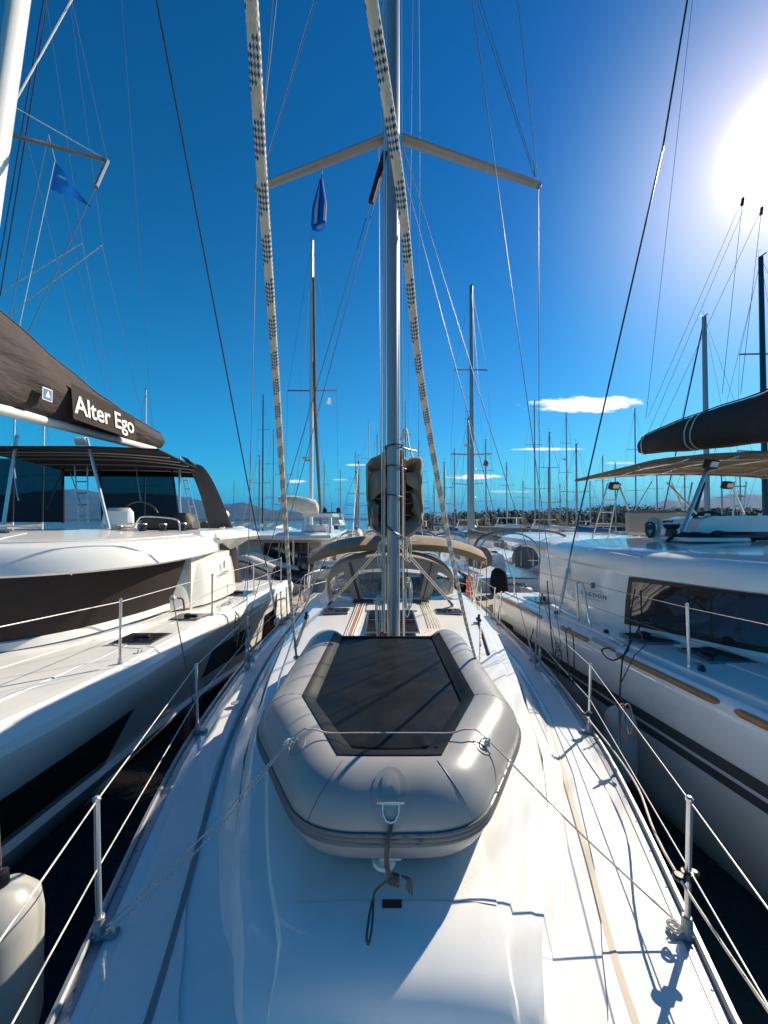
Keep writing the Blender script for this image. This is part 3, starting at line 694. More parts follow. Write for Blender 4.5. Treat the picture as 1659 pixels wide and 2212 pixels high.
# ================================================================ the upturned dinghy
din = thing('inflatable_dinghy', (.03, 2.9, 1.6), 'upturned grey inflatable dinghy with black floor lashed on the foredeck in front of the mast', 'dinghy')
RT = .212
half = [(.60, 4.28, .05), (.605, 4.20, .13), (.61, 4.08, .185), (.615, 3.95, RT), (.63, 3.5, RT), (.645, 3.1, RT), (.655, 2.74, RT), (.655, 2.63, RT), (.615, 2.53, RT), (.52, 2.37, RT), (.42, 2.20, RT), (.335, 2.06, RT), (.28, 1.985, RT), (.20, 1.955, RT), (.10, 1.950, RT), (0, 1.948, RT)]
def dzc(y): return interp([(1.9, 1.79), (2.6, 1.80), (4.0, 1.85), (4.3, 1.88)], y)
pr = [(Vector((x, y, dzc(y)+(.03 if r < .1 else 0))), r) for x, y, r in half]
pl = [(Vector((-p.x, p.y, p.z)), r) for p, r in pr[:-1]][::-1]
full = [(p+Vector((.03, 0, 0)), r) for p, r in pr+pl]
sp = smooth_path([p for p, r in full], 4); sr = [r for p, r in full]; srr = []
for i in range(len(sr)-1): srr += [lerp(sr[i], sr[i+1], k/4) for k in range(4)]
srr.append(sr[-1])
def dframe(i):
    t_ = (sp[min(i+1, len(sp)-1)]-sp[max(i-1, 0)]).normalized(); out = t_.cross(Vector((0, 0, 1))).normalized()
    if out.dot(sp[i]-Vector((.03, 2.95, sp[i].z))) < 0: out = -out
    return sp[i], out, Vector((0, 0, 1)), srr[i]
def dsurf(i, a, off=0.0):
    """point on the tube: i index along, a angle from outward horizontal, up positive"""
    f_ = int(math.floor(i)); f_ = max(0, min(len(sp)-2, f_)); t_ = i-f_
    r0 = dframe(f_); r1 = dframe(f_+1)
    P = []
    for (p, o, u, r) in (r0, r1): P.append(p+o*((r+off)*math.cos(a))+u*((r+off)*math.sin(a)))
    return P[0].lerp(P[1], t_)
NR = 40
tube_ = part(MB().loft([[dsurf(i, 2*math.pi*j/NR) for j in range(NR)] for i in range(len(sp))], caps=True), 'buoyancy_tube', PVCG, din, ang=60)
n_ = len(sp)-1
# rubbing strake: three ridges
for k, (ang_, rr) in enumerate(((.03, .012), (-.06, .013), (-.16, .012))):
    part(MB().tube([dsurf(i/2, ang_, .002) for i in range(14, 2*n_-13)], rr, 6), 'rubbing_strake', PVCD, din, ang=60)
# seams
for i in (27.5, n_-27.5):
    part(MB().tube([dsurf(i, a/24*2*math.pi, .0008) for a in range(24)], .0016, 5, closed=True), 'seam', PVCD, din)
for s0, s1 in ((27.5, 27.9),): pass
# longitudinal bow panels: curved seam lines
for sgn in (1, -1):
    mid = n_/2
    part(MB().tube([dsurf(mid+sgn*(9.3+2.7*(math.sin(a))), 1.45-a*1.5, .001) for a in [k/14 for k in range(15)]], .002, 5), 'seam', PVCD, din)
# black floor with wide border strips
FLB = mat('black_floor_fabric', (.010, .011, .013), .42, var=.3, vscale=2.5, bump=.10, bscale=4, stain=((.045, .048, .05), 7, .62, .95), rvar=.12, spec=.12)
def ringfloor(ang_, off):
    return [dsurf(i/2, ang_, off) for i in range(24, 2*n_-23)]
ro = ringfloor(math.pi*.565, .004); ri = ringfloor(math.pi*.69, .006)
# the outline is a hexagon: straighten the two long runs
def hexring(o_w, y_aft, y_w, o_f, y_f, zoff, o_a=None):
    o_a = o_w-.03 if o_a is None else o_a; P = [(o_a, y_aft), (o_w, y_w), (o_f, y_f), (-o_f, y_f), (-o_w, y_w), (-o_a, y_aft)]
    return P
HO = hexring(.585, 3.95, 2.64, .265, 1.975, 0, .535); HI = hexring(.50, 3.93, 2.66, .20, 2.10, 0, .455)
def sub(P, n):
    out = []
    for (a, b2) in zip(P, P[1:]+P[:1]):
        for k in range(n): out.append((lerp(a[0], b2[0], k/n), lerp(a[1], b2[1], k/n)))
    return out
def tubez(x, y):
    """height of the tube top surface over (x,y), or the floor cloth between the tubes"""
    P2 = Vector((x+.03, y, 0)); d = 9
    for p, q in zip(sp[6:-6], sp[7:-5]):
        a = Vector((p.x, p.y, 0)); e = Vector((q.x, q.y, 0))-a; k = max(0, min(1, (P2-a).dot(e)/max(e.dot(e), 1e-9))); d = min(d, (P2-a-e*k).length)
    r = RT
    zc = dzc(y); return zc+math.sqrt(max(0, r*r-d*d)) if d < r else zc
so_, si_ = sub(HO, 12), sub(HI, 12)
ru = [Vector((x+.03, y, tubez(x, y)+.006)) for x, y in so_]; rl = [Vector((x+.03, y, max(tubez(x, y), dzc(y)+.152)+.005)) for x, y in si_]
def rmid(k):
    out = []
    for a, b2 in zip(ru, rl):
        p = a.lerp(b2, k); p.z = max(p.z, tubez(p.x-.03, p.y)+.007); out.append(p)
    return out
rms = [rmid(k) for k in (.17, .34, .5, .67, .84)]
part(MB().loft([[p-Vector((0, 0, .012)) for p in ru], ru]+rms+[rl, [p-Vector((0, 0, .03)) for p in rl]]), 'floor_border', BLACKR, din, ang=25)
mb = MB(); NG = 10; rings = []
cen = Vector((.03, 3.0, 0))
for k in range(NG):
    t_ = 1-k/NG; rg = []
    for p in rl:
        q = Vector((cen.x+(p.x-cen.x)*t_, cen.y+(p.y-cen.y)*t_, 0)); q.z = lerp(dzc(q.y)+.150, p.z-.012, t_**6)+.010*math.sin(q.x*6+1)*math.sin(q.y*4)*(1-t_)+.004*math.sin(q.y*17)*(1-t_); rg.append(q)
    rings.append(rg)
mb.loft(rings); b0 = len(mb.v)-len(rl); c_ = mb.add([Vector((cen.x, cen.y, dzc(3)+.150))])
for j in range(len(rl)): mb.face((b0+j, b0+(j+1) % len(rl), c_))
part(mb, 'floor', FLB, din, ang=30)
part(MB().box((.03, 3.98, 1.83), (1.0, .035, .34), bevel=.01), 'transom', BLACKR, din)
part(MB().tube(smooth_path([dsurf(47, math.pi*.60, .01), Vector((.25, 2.13, dzc(2.1)+.165)), Vector((.03, 2.11, dzc(2.1)+.165)), Vector((-.20, 2.13, dzc(2.1)+.165))], 6), .006, 6), 'floor_weld', BLACKR, din)
# white scuff at the front right corner of the floor
# patches: bow plate, side rings
def patch(ic, ac, ri_, ra, off, m_, nm, parent=din, n=20):
    mb_ = MB(); rg0 = [dsurf(ic+ri_*math.cos(2*math.pi*k/n), ac+ra*math.sin(2*math.pi*k/n), -.004) for k in range(n)]
    rg1 = [dsurf(ic+ri_*math.cos(2*math.pi*k/n), ac+ra*math.sin(2*math.pi*k/n), off) for k in range(n)]
    rg2 = [dsurf(ic+ri_*.5*math.cos(2*math.pi*k/n), ac+ra*.5*math.sin(2*math.pi*k/n), off*1.2) for k in range(n)]
    rg3 = [dsurf(ic+ri_*.02*math.cos(2*math.pi*k/n), ac+ra*.02*math.sin(2*math.pi*k/n), off*1.2) for k in range(n)]
    return part(mb_.loft([rg0, rg1, rg2, rg3], caps=False), nm, m_, parent, ang=50)
mid = n_/2
PVCP = mat('grey_hypalon_patch', (.315, .308, .30), .34, var=.04)
patch(mid, .72, 3.3, .60, .004, PVCP, 'bow_patch'); patch(mid, .90, 1.6, .32, .009, PVCG, 'bow_patch')
for ic in (40.0, n_-40.0):
    patch(ic, 1.0, 1.9, .28, .004, PVCP, 'ring_patch'); 
    a = dsurf(ic, 1.0, .012)
    ring_ = MB().tube([a+Vector((.026*math.cos(k/12*2*math.pi), -.012*math.sin(k/12*2*math.pi)-.01, .026*math.sin(k/12*2*math.pi)*.7+.008)) for k in range(12)], .0045, 6, closed=True)
    part(ring_, 'lashing_ring', SHINY, din)
# bow handle and D ring
a = dsurf(mid, .92, .010)
patch(mid, .98,   .6, .15, .007, PVCP, 'handle_block', n=10)
a = dsurf(mid, .60, .02)
db = MB().tube([a+Vector((-.062, 0, 0)), a+Vector((0, -.004, .001)), a+Vector((.062, 0, 0))], [.004, .007, .004], 8)
db.tube([a+Vector((-.036, 0, 0)), a+Vector((-.036, -.012, -.035)), a+Vector((-.02, -.02, -.062)), a+Vector((0, -.022, -.070)), a+Vector((.02, -.02, -.062)), a+Vector((.036, -.012, -.035)), a+Vector((.036, 0, 0))], .0045, 6)
part(db, 'towing_ring', SHINY, din)
part(MB().lathe((-.0, 1.83, 1.60), [(.02, 0), (.055, .0), (.05, .012), (.02, .02)], 20), 'drain_plate', GEL, din)
patch(mid, -.95, 2.0, .16, .006, GEL, 'bow_eye_plate')
DRING = a+Vector((0, -.022, -.075))

PINKC = mat('pinkish_cream_rope', (.66, .52, .45), .8, var=.12, vscale=60)
# rope across the dinghy
Lb = Vector((cx(1.77)-hw(1.77)+.08, 1.76, zd(1.77)+.05)); Rb = Vector((cx(1.77)+hw(1.77)-.08, 1.74, zd(1.77)+.06))
KL = dsurf(n_-40.0, 1.0, .03); KR = dsurf(40.0, 1.0, .03)
if KL.x > KR.x: KL, KR = KR, KL
midp = [Vector((x, 2.13-.0*abs(x), 2.03)) for x in (-.30, -.15, .03, .2, .36)]
path = smooth_path([Lb, Lb.lerp(KL, .5)+Vector((0, 0, -.035)), KL, KL.lerp(midp[0], .5)+Vector((0, .0, .035))]+midp+[KR.lerp(midp[-1], .5)+Vector((0, 0, .035)), KR, KR.lerp(Rb, .5)+Vector((0, 0, -.02)), Rb], 8)
braid('lashing_rope', path, .0040, None, 'thin cream lashing rope with maroon flecks stretched over the dinghy between two stanchions', 'rope', cols=8, mats=[PINKC, MAROON], period=.03, frac=.9, fleck=True)
off = Vector((.012, -.02, -.012))
braid('lashing_rope', smooth_path([Lb+off, Lb.lerp(KL, .5)+Vector((0.02, -.01, -.055)), KL+Vector((-.05, -.03, -.05)), KL+Vector((-.02, -.02, -.03)), KL+Vector((-.01, -.045, -.07)), KL+Vector((-.035, -.07, -.20))], 8), .0040, None, 'doubled return of the lashing rope left of the dinghy with a frayed end hanging', 'rope', cols=8, mats=[PINKC, MAROON], period=.03, frac=.9, fleck=True)
def knot(c, r, s, m_, seed, name, label, n=3):
    rnd = random.Random(seed); mb_ = MB()
    for k in range(n):
        ph = rnd.uniform(0, 6); tilt = rnd.uniform(-.6, .6)
        mb_.tube([Vector(c)+Vector((s*math.cos(a+ph)*(1+.2*math.sin(3*a)), s*.7*math.sin(a)+tilt*s*.4, s*math.sin(a+ph)*.8*math.cos(tilt)+.3*s*math.cos(2*a))) for a in [2*math.pi*j/16 for j in range(16)]], r, 6, closed=True)
    return setp(part(mb_, name, m_, None, ang=60, loc=tuple(c)), label, 'knot')
knot(KL+Vector((-.02, -.02, -.01)), .004, .016, CREAM, 1, 'rope_knot', 'cream knot on the left lashing ring of the dinghy', 4)
knot(KR+Vector((.0, -.015, -.015)), .004, .013, CREAM, 2, 'rope_knot', 'cream knot on the right lashing ring of the dinghy')
knot(Lb+Vector((.03, .0, .0)), .005, .016, CREAM, 3, 'rope_knot', 'cream knot at the foot of the left nearest stanchion')
knot(Rb+Vector((-.05, .0, .02)), .005, .020, CREAM, 4, 'rope_knot', 'frayed cream knot at the foot of the right nearest stanchion', 3)
# painter at the bow
pt = smooth_path([DRING, DRING+Vector((-.015, -.04, -.05)), DRING+Vector((-.02, -.05, -.12)), DRING+Vector((-.01, -.06, -.17)), DRING+Vector((-.02, -.04, -.21)), Vector((-.04, 1.68, 1.60)), Vector((-.045, 1.62, 1.575)), Vector((-.05, 1.56, 1.565)), Vector((-.058, 1.52, 1.56)), Vector((-.068, 1.535, 1.563)), Vector((-.062, 1.60, 1.572)), Vector((-.05, 1.66, 1.585))], 8)
mb = MB(); mb.tube(pt, .0055, 6)
for o in ((.008, 0, 0), (-.006, -.006, 0)): mb.tube([p+Vector(o) for p in pt[:34]], .0045, 6)
rnd = random.Random(5); kc = DRING+Vector((.005, -.05, -.19))
for k in range(4):
    x0 = -.012+k*.012; mb.tube([kc+Vector((x0+.004*math.sin(3*a+k), -.018*math.cos(a),   .020*math.sin(a)-.003*k)) for a in [2*math.pi*j/12 for j in range(12)]], .005, 6, closed=True)
for k in range(3): mb.tube(smooth_path([kc+Vector((.04, 0, .01)), kc+Vector((.065+.008*k, -.01, .0)), kc+Vector((.06+.012*k, -.01, -.04-.01*k))], 4), .0045, 6)
setp(part(mb, 'painter_rope', BROWNR, None, ang=60, loc=tuple(DRING)), 'frayed brown painter rope knotted below the dinghy bow ring and trailing on the deck', 'rope')

# the two thick sheets passing close to the lens
def sheet_path(pts, y0, inv0, y1, inv1):
    out = []
    for x, y in pts:
        inv = lerp(inv0, inv1, (y-y0)/(y1-y0)); out.append(PY(x, y, 1/inv))
    return smooth_path(out, 10)
lp = sheet_path([(520, -300), (543, 0), (566, 380), (592, 760), (612, 1060), (628, 1290), (640, 1418)], 0, 1/.62, 1418, 1/3.9)
braid('genoa_sheet', lp, .0105, None, 'thick cream braided sheet with blue checks, the left one hanging before the lens', 'rope', 'braided sheets', cols=10, period=.098, frac=.58)
rp = sheet_path([(756, -300), (802, 0), (866, 420), (906, 800), (950, 1060), (982, 1230), (1008, 1350), (1033, 1444)], 0, 1/.62, 1444, 1/3.6)
rp = rp+smooth_path([rp[-1], rp[-1]+Vector((.03, .08, .01)), PY(1037, 1420, 3.8), PY(1038, 1352, 4.6)], 6)[1:]
braid('genoa_sheet', rp, .0105, None, 'thick cream braided sheet with blue checks crossing in front of the mast', 'rope', 'braided sheets', cols=10, period=.098, frac=.58)
part(MB().lathe(lp[-1]+Vector((0, 0, -.02)), [(.02, -.01), (.03, 0), (.03, .02), (.015, .03)], 12), 'pad_eye', SHINY, yacht)
# ================================================================ left catamaran
catL = thing('catamaran', (-5.9, 6.5, 0), 'white catamaran moored on the left with dark brown sail cover and black canopy', 'catamaran', 'catamarans moored beside the yacht')
def quad(a, b, c, d, nu=10, nv=8, wob=0, wdir=(0, -1, 0), fr=(5, 3), th=None, seed=0):
    a, b, c, d = map(Vector, (a, b, c, d)); wd = Vector(wdir)
    return MB().grid(lambda u, v: a.lerp(b, u).lerp(d.lerp(c, u), v)+wd*(wob*math.sin(fr[0]*u*math.pi+seed)*math.sin(math.pi*min(1, v*1.0))*(.5+.5*math.sin(fr[1]*v+seed*2))), nu, nv, thick=th)
LE = [(-1.5, -3.25), (0, -2.95), (1.2, -2.70), (2.5, -2.52), (3.8, -2.49), (5, -2.53), (6, -2.57), (7.5, -2.57), (9, -2.53), (10.2, -2.45)]
LZ = [(-1.5, 2.02), (1, 1.90), (2.5, 1.82), (3.8, 1.76), (6, 1.69), (8, 1.63), (10.2, 1.58)]
le = lambda y: sinterp(LE, y); lz = lambda y: interp(LZ, y)
FL = [(-1.5, .62), (1, .60), (2.5, .60), (3.8, .58), (5, .50), (6, .42), (7.2, .26), (8.5, .10), (10.2, .06)]
def lhull(y):
    x, z, f = le(y), lz(y), interp(FL, y)
    return [(x-.02, z), (x+.012, z-.02), (x+.05, z-.08), (x+.06, z-.15), (x+.045, z-.21), (x-f*.35, z-.56), (x-f*.72, z-.95), (x-f*.97, z-1.22), (x-f*.98+.05, z-1.27), (x-f+.03, z-1.33), (x-f-.35, .0), (x-f-.7, -.4)]
def lhull_pt(y, t):
    """t 0..1 down the topside between the chamfer and the chine"""
    P = lhull(y)[4:8]; s = t*3; i = min(2, int(s)); a, b = P[i], P[i+1]; k = s-i
    return Vector((lerp(a[0], b[0], k), y, lerp(a[1], b[1], k)))
ys = [lerp(-1.5, 10.2, i/44) for i in range(45)]
part(MB().loft([[Vector((x, y, z)) for x, z in lhull(y)]+[Vector((-5.9, y, -.4)), Vector((-5.9, y, 1.0))] for y in ys], caps=True), 'hull', GELH, catL, ang=22)
# deck with low steps
def ldeck(u, v):
    y = lerp(-1.5, 10.2, v); x0 = le(y)-.015
    x = lerp(x0, -8.9, u); d = x0-x
    z = lz(y)-.002
    if d > .16: z += .0
    if .10 < d < .18: z += .028
    return Vector((x, y, z))
part(MB().loft([[Vector((le(y)-.015-d, y, lz(y)+h)) for d, h in ((0, 0), (.05, .006), (.06, .022), (.16, .024), (.17, .004), (.45, .002), (.46, .012), (1.1, .014), (1.11, .002), (2.5, .01), (6.3, .01))] for y in ys], ring_closed=False), 'deck', GEL2, catL, ang=20)
# topside windows
for (ya, yb, ta, tb) in ((2.35, 4.2, .36, .99), (6.1, 7.6, .30, .74), (8.35, 10.0, .25, .80)):
    mbw = MB()
    def wf(u, v):
        y = lerp(ya, yb, u); tt = lerp(ta+.02*(1-u), tb-.02*(1-u), v); e = min(u, 1-u)*(yb-ya); e2 = min(v, 1-v)
        p = lhull_pt(y, tt); return p+Vector((.006, 0, -.0))
    part(mbw.grid(wf, 16, 6), 'hull_window', mat('black_hull_glazing', (.012, .007, .007), .12, spec=.45), catL, ang=40)
# rub marks: small skin fitting and hooks on the hull
for (y, t_) in ((4.9, .04), (7.9, .05)):
    p = lhull_pt(y, t_); part(MB().lathe(p, [(.03, -.01), (.03, .012), (.018, .014)], 12, 'X'), 'skin_fitting', SHINY, catL)
part(quad((-2.46, 8.9, 1.50), (-2.40, 10.1, 1.50), (-2.42, 10.1, .75), (-2.5, 8.9, .85), wob=.02, wdir=(1, 0, 0)), 'side_cloth', fabric('white_dodger', (.70, .68, .66), 0, .6, 4), catL)
# hatches flush in the deck
for (x0, y0, w, l) in ((-3.9, 2.85, .75, .5), (-2.95, 4.72, .52, .42), (-2.95, 5.9, .5, .4), (-3.05, 8.1, .55, .6)):
    z = lz(y0)+.016
    f_ = part(MB().box((x0, y0, z), (w, l, .02), bevel=.006), 'deck_hatch', ALUD, catL)
    part(MB().box((x0, y0, z+.012), (w-.07, l-.07, .012)), 'hatch_glass', GLASSD, f_)
    part(MB().lathe((x0-.05, y0, z+.02), [(.05, 0), (.05, .03), (.02, .04)], 12).box((x0+.05, y0, z+.03), (.09, .05, .03), bevel=.008), 'hatch_vent', BLACK, f_)
# stanchions and lifelines
st = [(.6, 0), (3.8, 0), (6.0, 0), (7.9, 0), (9.7, 0)]; tops = []
for y, _ in st:
    x = le(y)-.10; z = lz(y)+.02
    s = part(MB().tube([(x, y, z), (x, y, z+.62)], .0125, 10).lathe((x, y, z+.62), [(.012, 0), (.017, .006), (.015, .02), (.006, .026)], 10), 'stanchion', SHINY, catL)
    part(MB().lathe((x, y, z-.005), [(.03, 0), (.03, .01), (.018, .03), (.016, .06)], 12), 'stanchion_base', SHINY, s)
    tops.append((x, y, z+.61))
wire('lifeline', tops, .0042, WIREW, catL); wire('lifeline', [(x, y, z-.29) for x, y, z in tops], .0035, WIREW, catL)
# toe chocks and mooring cleat
for y in (4.15, 6.35, 8.2): part(MB().tube([(le(y)-.12, y-.04, lz(y)+.02), (le(y)-.12, y-.02, lz(y)+.06), (le(y)-.12, y+.02, lz(y)+.06), (le(y)-.12, y+.04, lz(y)+.02)], .008, 6), 'jackline_eye', SHINY, catL)
c = Vector((le(7.0)-.2, 7.0, lz(7)+.03)); part(MB().tube([c+Vector((0, -.16, .05)), c+Vector((0, -.05, .06)), c+Vector((0, .05, .06)), c+Vector((0, .16, .05))], [.01, .02, .02, .01], 8).box(c, (.06, .12, .09), bevel=.015), 'mooring_cleat', SHINY, catL)
for dx in (.02, .30): part(MB().box((le(7)-dx, 7.0, lz(7)+.03), (.015, .7, .02), bevel=.004), 'chafe_strip', ALUD, catL)
# cabin wall
RIM = smooth_path([(-8.9, 3.9, 0), (-7.6, 3.68, 0), (-6.1, 3.62, 0), (-5.0, 3.75, 0), (-4.08, 4.05, 0), (-3.48, 4.5, 0), (-3.14, 5.2, 0), (-3.08, 6.2, 0), (-3.2, 7.4, 0), (-3.35, 7.75, 0)], 5)
WALL = smooth_path([(-8.9, 4.3, 0), (-7.6, 4.0, 0), (-6.1, 3.92, 0), (-5.05, 4.0, 0), (-4.28, 4.22, 0), (-3.83, 4.75, 0), (-3.58, 5.6, 0), (-3.50, 6.25, 0)], 5)
WT = smooth_path([(-8.9, 4.1, 0), (-7.6, 3.85, 0), (-6.1, 3.80, 0), (-5.0, 3.90, 0), (-4.13, 4.18, 0), (-3.60, 4.66, 0), (-3.28, 5.4, 0), (-3.22, 6.3, 0)], 5)
part(MB().loft([[Vector((a.x, a.y, 1.77)), Vector((lerp(a.x, b_.x, .5)+.03, lerp(a.y, b_.y, .5)-.02, 2.2)), Vector((b_.x, b_.y, 2.60))] for a, b_ in zip(WALL, WT)], ring_closed=False), 'windscreen_cover', fabric('brown_mesh_screen', (.036, .027, .024), .03, .45, 1.3), catL, ang=60)
part(MB().tube([Vector((p.x+.02, p.y-.02, 2.575)) for p in WT], .022, 6), 'cover_rail', CANVD2, catL)
for i in (12, 18, 24, 29, 33): p = WT[i]; part(MB().lathe((p.x+.03, p.y-.03, 2.56), [(.008, -.012), (.012, 0), (.008, .012)], 8, 'Y'), 'cover_stud', SHINY, catL)
part(MB().loft([[Vector((a.x+.07, a.y-.05, 1.76)), Vector((a.x+.05, a.y-.03, 1.84)), Vector((a.x+.0, a.y+.0, 1.86)), Vector((a.x-.02, a.y+.03, 1.76))] for a in WALL], ring_closed=False), 'cabin_plinth', GEL2, catL)
# white cabin side with lettering
side = [(-3.56, 6.15), (-3.30, 6.42), (-3.12, 6.75), (-3.06, 7.3), (-3.05, 7.8), (-3.12, 8.1)]
def sidef(u, v):
    s = u*(len(side)-1); i = min(len(side)-2, int(s)); k = s-i
    x, y = lerp(side[i][0], side[i+1][0], k), lerp(side[i][1], side[i+1][1], k)
    H = .52+.28*min(1, u*1.8); H -= .16*max(0, u-.75)*4*.6
    return Vector((x-.10*v*v, y, 1.72+H*v))
part(MB().grid(sidef, 24, 8), 'cabin_side', GEL2, catL)
part(MB().box((-3.75, 7.3, 2.1), (1.0, 1.6, .9)), 'cabin_core', GEL2, catL)
LOGO = mat('grey_print', (.16, .17, .18), .4)
text('LAGOON', 'lettering', .072, frame((-3.052, 7.38, 2.16), (.01, 1, 0), (-.1, 0, 1)), LOGO, catL, bold=.001, space=1.3)
part(MB().tube([(-3.058, 7.38+.028*math.sin(a), 2.34+.07*math.cos(a)) for a in [2*math.pi*k/14 for k in range(14)]], .005, 5, closed=True).tube([(-3.058, 7.38, 2.25), (-3.062, 7.385, 2.43)], .004, 5), 'emblem', LOGO, catL)
# roof slab
def roofring(h, inset):
    out = []
    c = Vector((-6.1, 7.2, 0))
    for p in RIM: d = (c-p); d.normalize(); out.append(Vector((p.x+d.x*inset, p.y+d.y*inset, h)))
    return out
rr_ = [roofring(h, i) for h, i in ((2.60, .12), (2.575, .03), (2.60, 0), (2.72, .03), (2.86, .12), (2.905, .20), (2.93, .34), (2.97, .9), (3.0, 1.8), (3.02, 2.6))]
part(MB().loft([list(x) for x in zip(*rr_)], ring_closed=False), 'roof', GEL2, catL, ang=30)
part(MB().box((-5.5, 8.3, 2.86), (4.4, 2.6, .24), bevel=.08), 'roof_aft', GEL2, catL)
part(MB().box((-4.0, 8.6, 2.82), (1.7, 2.2, .20), bevel=.08, rz=-.05), 'side_roof_arch', GEL2, catL)
for i in (19, 38): 
    p = [r[i] for r in rr_]; part(MB().tube([q+Vector((0, 0, .002)) for q in p[2:9]], .006, 5), 'roof_seam', ALUD if False else GELH, catL)
part(MB().tube([r_ for r_ in [Vector((q.x, q.y, q.z+.006)) for q in rr_[6]]], .006, 5), 'roof_ridge', GEL2, catL)
# helm station
part(MB().box((-5.25, 7.6, 3.22), (.62, .18, .42), rx=-.12, bevel=.08, taper=.9), 'helm_seat', GEL, catL)
part(MB().tube([(-5.15+.42*math.cos(a), 8.1, 3.16+.42*math.sin(a)) for a in [math.pi*k/18-.3 for k in range(24)]], .02, 8), 'steering_wheel', BLACK, catL)
part(MB().tube([(-5.15, 8.1, 3.16), (-4.76, 8.1, 3.3)], .012, 6), 'wheel_spoke', SHINY, catL)
part(MB().box((-4.55, 8.2, 3.12), (1.1, .5, .44), bevel=.12, taper=.92), 'helm_bench', mat('black_upholstery', (.02, .018, .018), .6), catL)
for (x, y, s) in ((-4.95, 7.2, .75), (-4.45, 7.1, 1.0), (-4.22, 7.35, .95), (-3.85, 7.35, 1.05), (-4.75, 7.5, .7)):
    z = roofring(0, 0)[0].z+2.95
    wn_ = part(MB().lathe((x, y, z), [(.085*s, 0), (.085*s, .03*s), (.06*s, .05*s), (.055*s, .11*s), (.075*s, .13*s), (.08*s, .16*s)], 16), 'winch', BLACK, catL)
    part(MB().lathe((x, y, z+.16*s), [(.078*s, 0), (.07*s, .015), (.03*s, .02)], 14), 'winch_cap', SHINY, wn_)
a = PY(295, 1141, 7.0); b_ = PY(388, 1146, 7.0)
part(MB().tube(smooth_path([a, a+Vector((.03, 0, .15)), a+Vector((.16, 0, .21)), b_+Vector((-.14, 0, .22)), b_+Vector((-.01, 0, .14)), b_+Vector((0, 0, -.1))], 5), .014, 8), 'grab_rail', SHINY, catL)
mbx = MB()
for k in range(6): mbx.tube([(-5.02+.07*k+.10*math.cos(a), 7.15+.06*math.sin(a), 3.0+.012*k*(k % 3)) for a in [2*math.pi*j/12 for j in range(12)]], .012, 5, closed=True)
part(mbx, 'rope_coil', mat('pink_rope', (.55, .38, .30), .8), catL, ang=60)
for k in range(3): part(MB().tube([(-7.6, 5.6+.07*k, 2.99), (-6.1, 5.7+.05*k, 3.01), (-5.2, 6.2, 3.01)], .008, 5), 'roof_line', BLKR, catL)
part(MB().box((-5.75, 5.5, 3.0), (.7, .10, .05), rz=.1, bevel=.02), 'sheet_traveller', BLACK, catL)

# canopy
can = [(-8.8, 7.0, 4.72), (-5.6, 6.95, 4.66), (-4.35, 7.35, 4.55), (-4.20, 8.0, 4.52), (-4.55, 9.6, 4.52), (-4.95, 10.5, 4.46), (-8.8, 10.7, 4.50)]
def canf(u, v):
    # u: left to right, v: near to far
    x = lerp(-8.8, lerp(-4.28, -4.92, v), u); y = lerp(7.0+.45*max(0, u-.75)*4*.6, 10.55, v)
    z = 4.52+.16*math.sin(math.pi*min(1, max(0, 1-v)*.9+.1))*(1-u**4)-.03*v
    return Vector((x, y, z))
BLKC = fabric('black_canopy_cloth', (.022, .017, .016), .03, .5, 2)
part(MB().grid(canf, 24, 14, thick=(0, 0, -.02)), 'canopy', BLKC, catL, ang=50)
part(MB().tube([Vector(canf(u/20, 0)) for u in range(21)]+[Vector(canf(1, v/8)) for v in range(1, 9)], .022, 8), 'canopy_rim', BLKC, catL)
for v in (.18, .36, .55, .75, .93): part(MB().tube([Vector(canf(u/16, v))-Vector((0, 0, .05)) for u in range(17)], .016, 6), 'canopy_bow', ALU, catL)
part(MB().grid(lambda u, v: Vector(canf(u, 1))+Vector((0, 0, -.16*v)), 20, 2), 'canopy_valance', BLKC, catL)
for (x0, y0, x1, y1, Y0, Y1, r_) in ((236, 1142, 188, 947, 6.9, 7.15, .028), (8, 1132, 37, 940, 6.9, 7.15, .03), (388, 1090, 388, 985, 9.8, 9.9, .03), (392, 1140, 388, 1080, 9.8, 9.8, .03), (178, 1100, 145, 1000, 9.8, 10.2, .012), (40, 1080, 22, 960, 9.5, 9.8, .02), (305, 1085, 290, 985, 10, 10.2, .012)):
    part(MB().tube([PY(x0, y0, Y0), PY(x1, y1, Y1)], r_, 8), 'canopy_post', SHINY, catL)
part(MB().tube([PY(100, 1100, 9.6), PY(142, 1005, 9.9)], .02, 6), 'canopy_strut', BLACK, catL)
p = PY(176, 953, 7.3); part(MB().box(p, (.22, .10, .14), rx=.5, bevel=.02), 'deck_light', GEL, catL)
MESHS = screen('tinted_mesh_screen', (.07, .10, .12), (.008, .008, .010), .35)
part(quad(PY(-60, 985, 10.3), PY(136, 1000, 10.3), PY(136, 1128, 10.3), PY(-60, 1128, 10.3), 6, 6), 'mesh_screen', MESHS, catL)
part(quad(PY(214, 1003, 10.3), PY(370, 1005, 10.3), PY(387, 1128, 10.3), PY(222, 1128, 10.3), 6, 6), 'mesh_screen', MESHS, catL)
for pts in ([(136, 1000), (137, 1130)], [(214, 1003), (222, 1130)], [(370, 1005), (388, 1130)]): part(MB().tube([PY(*pts[0], 10.3), PY(*pts[1], 10.3)], .03, 6), 'screen_hem', BLKC, catL)
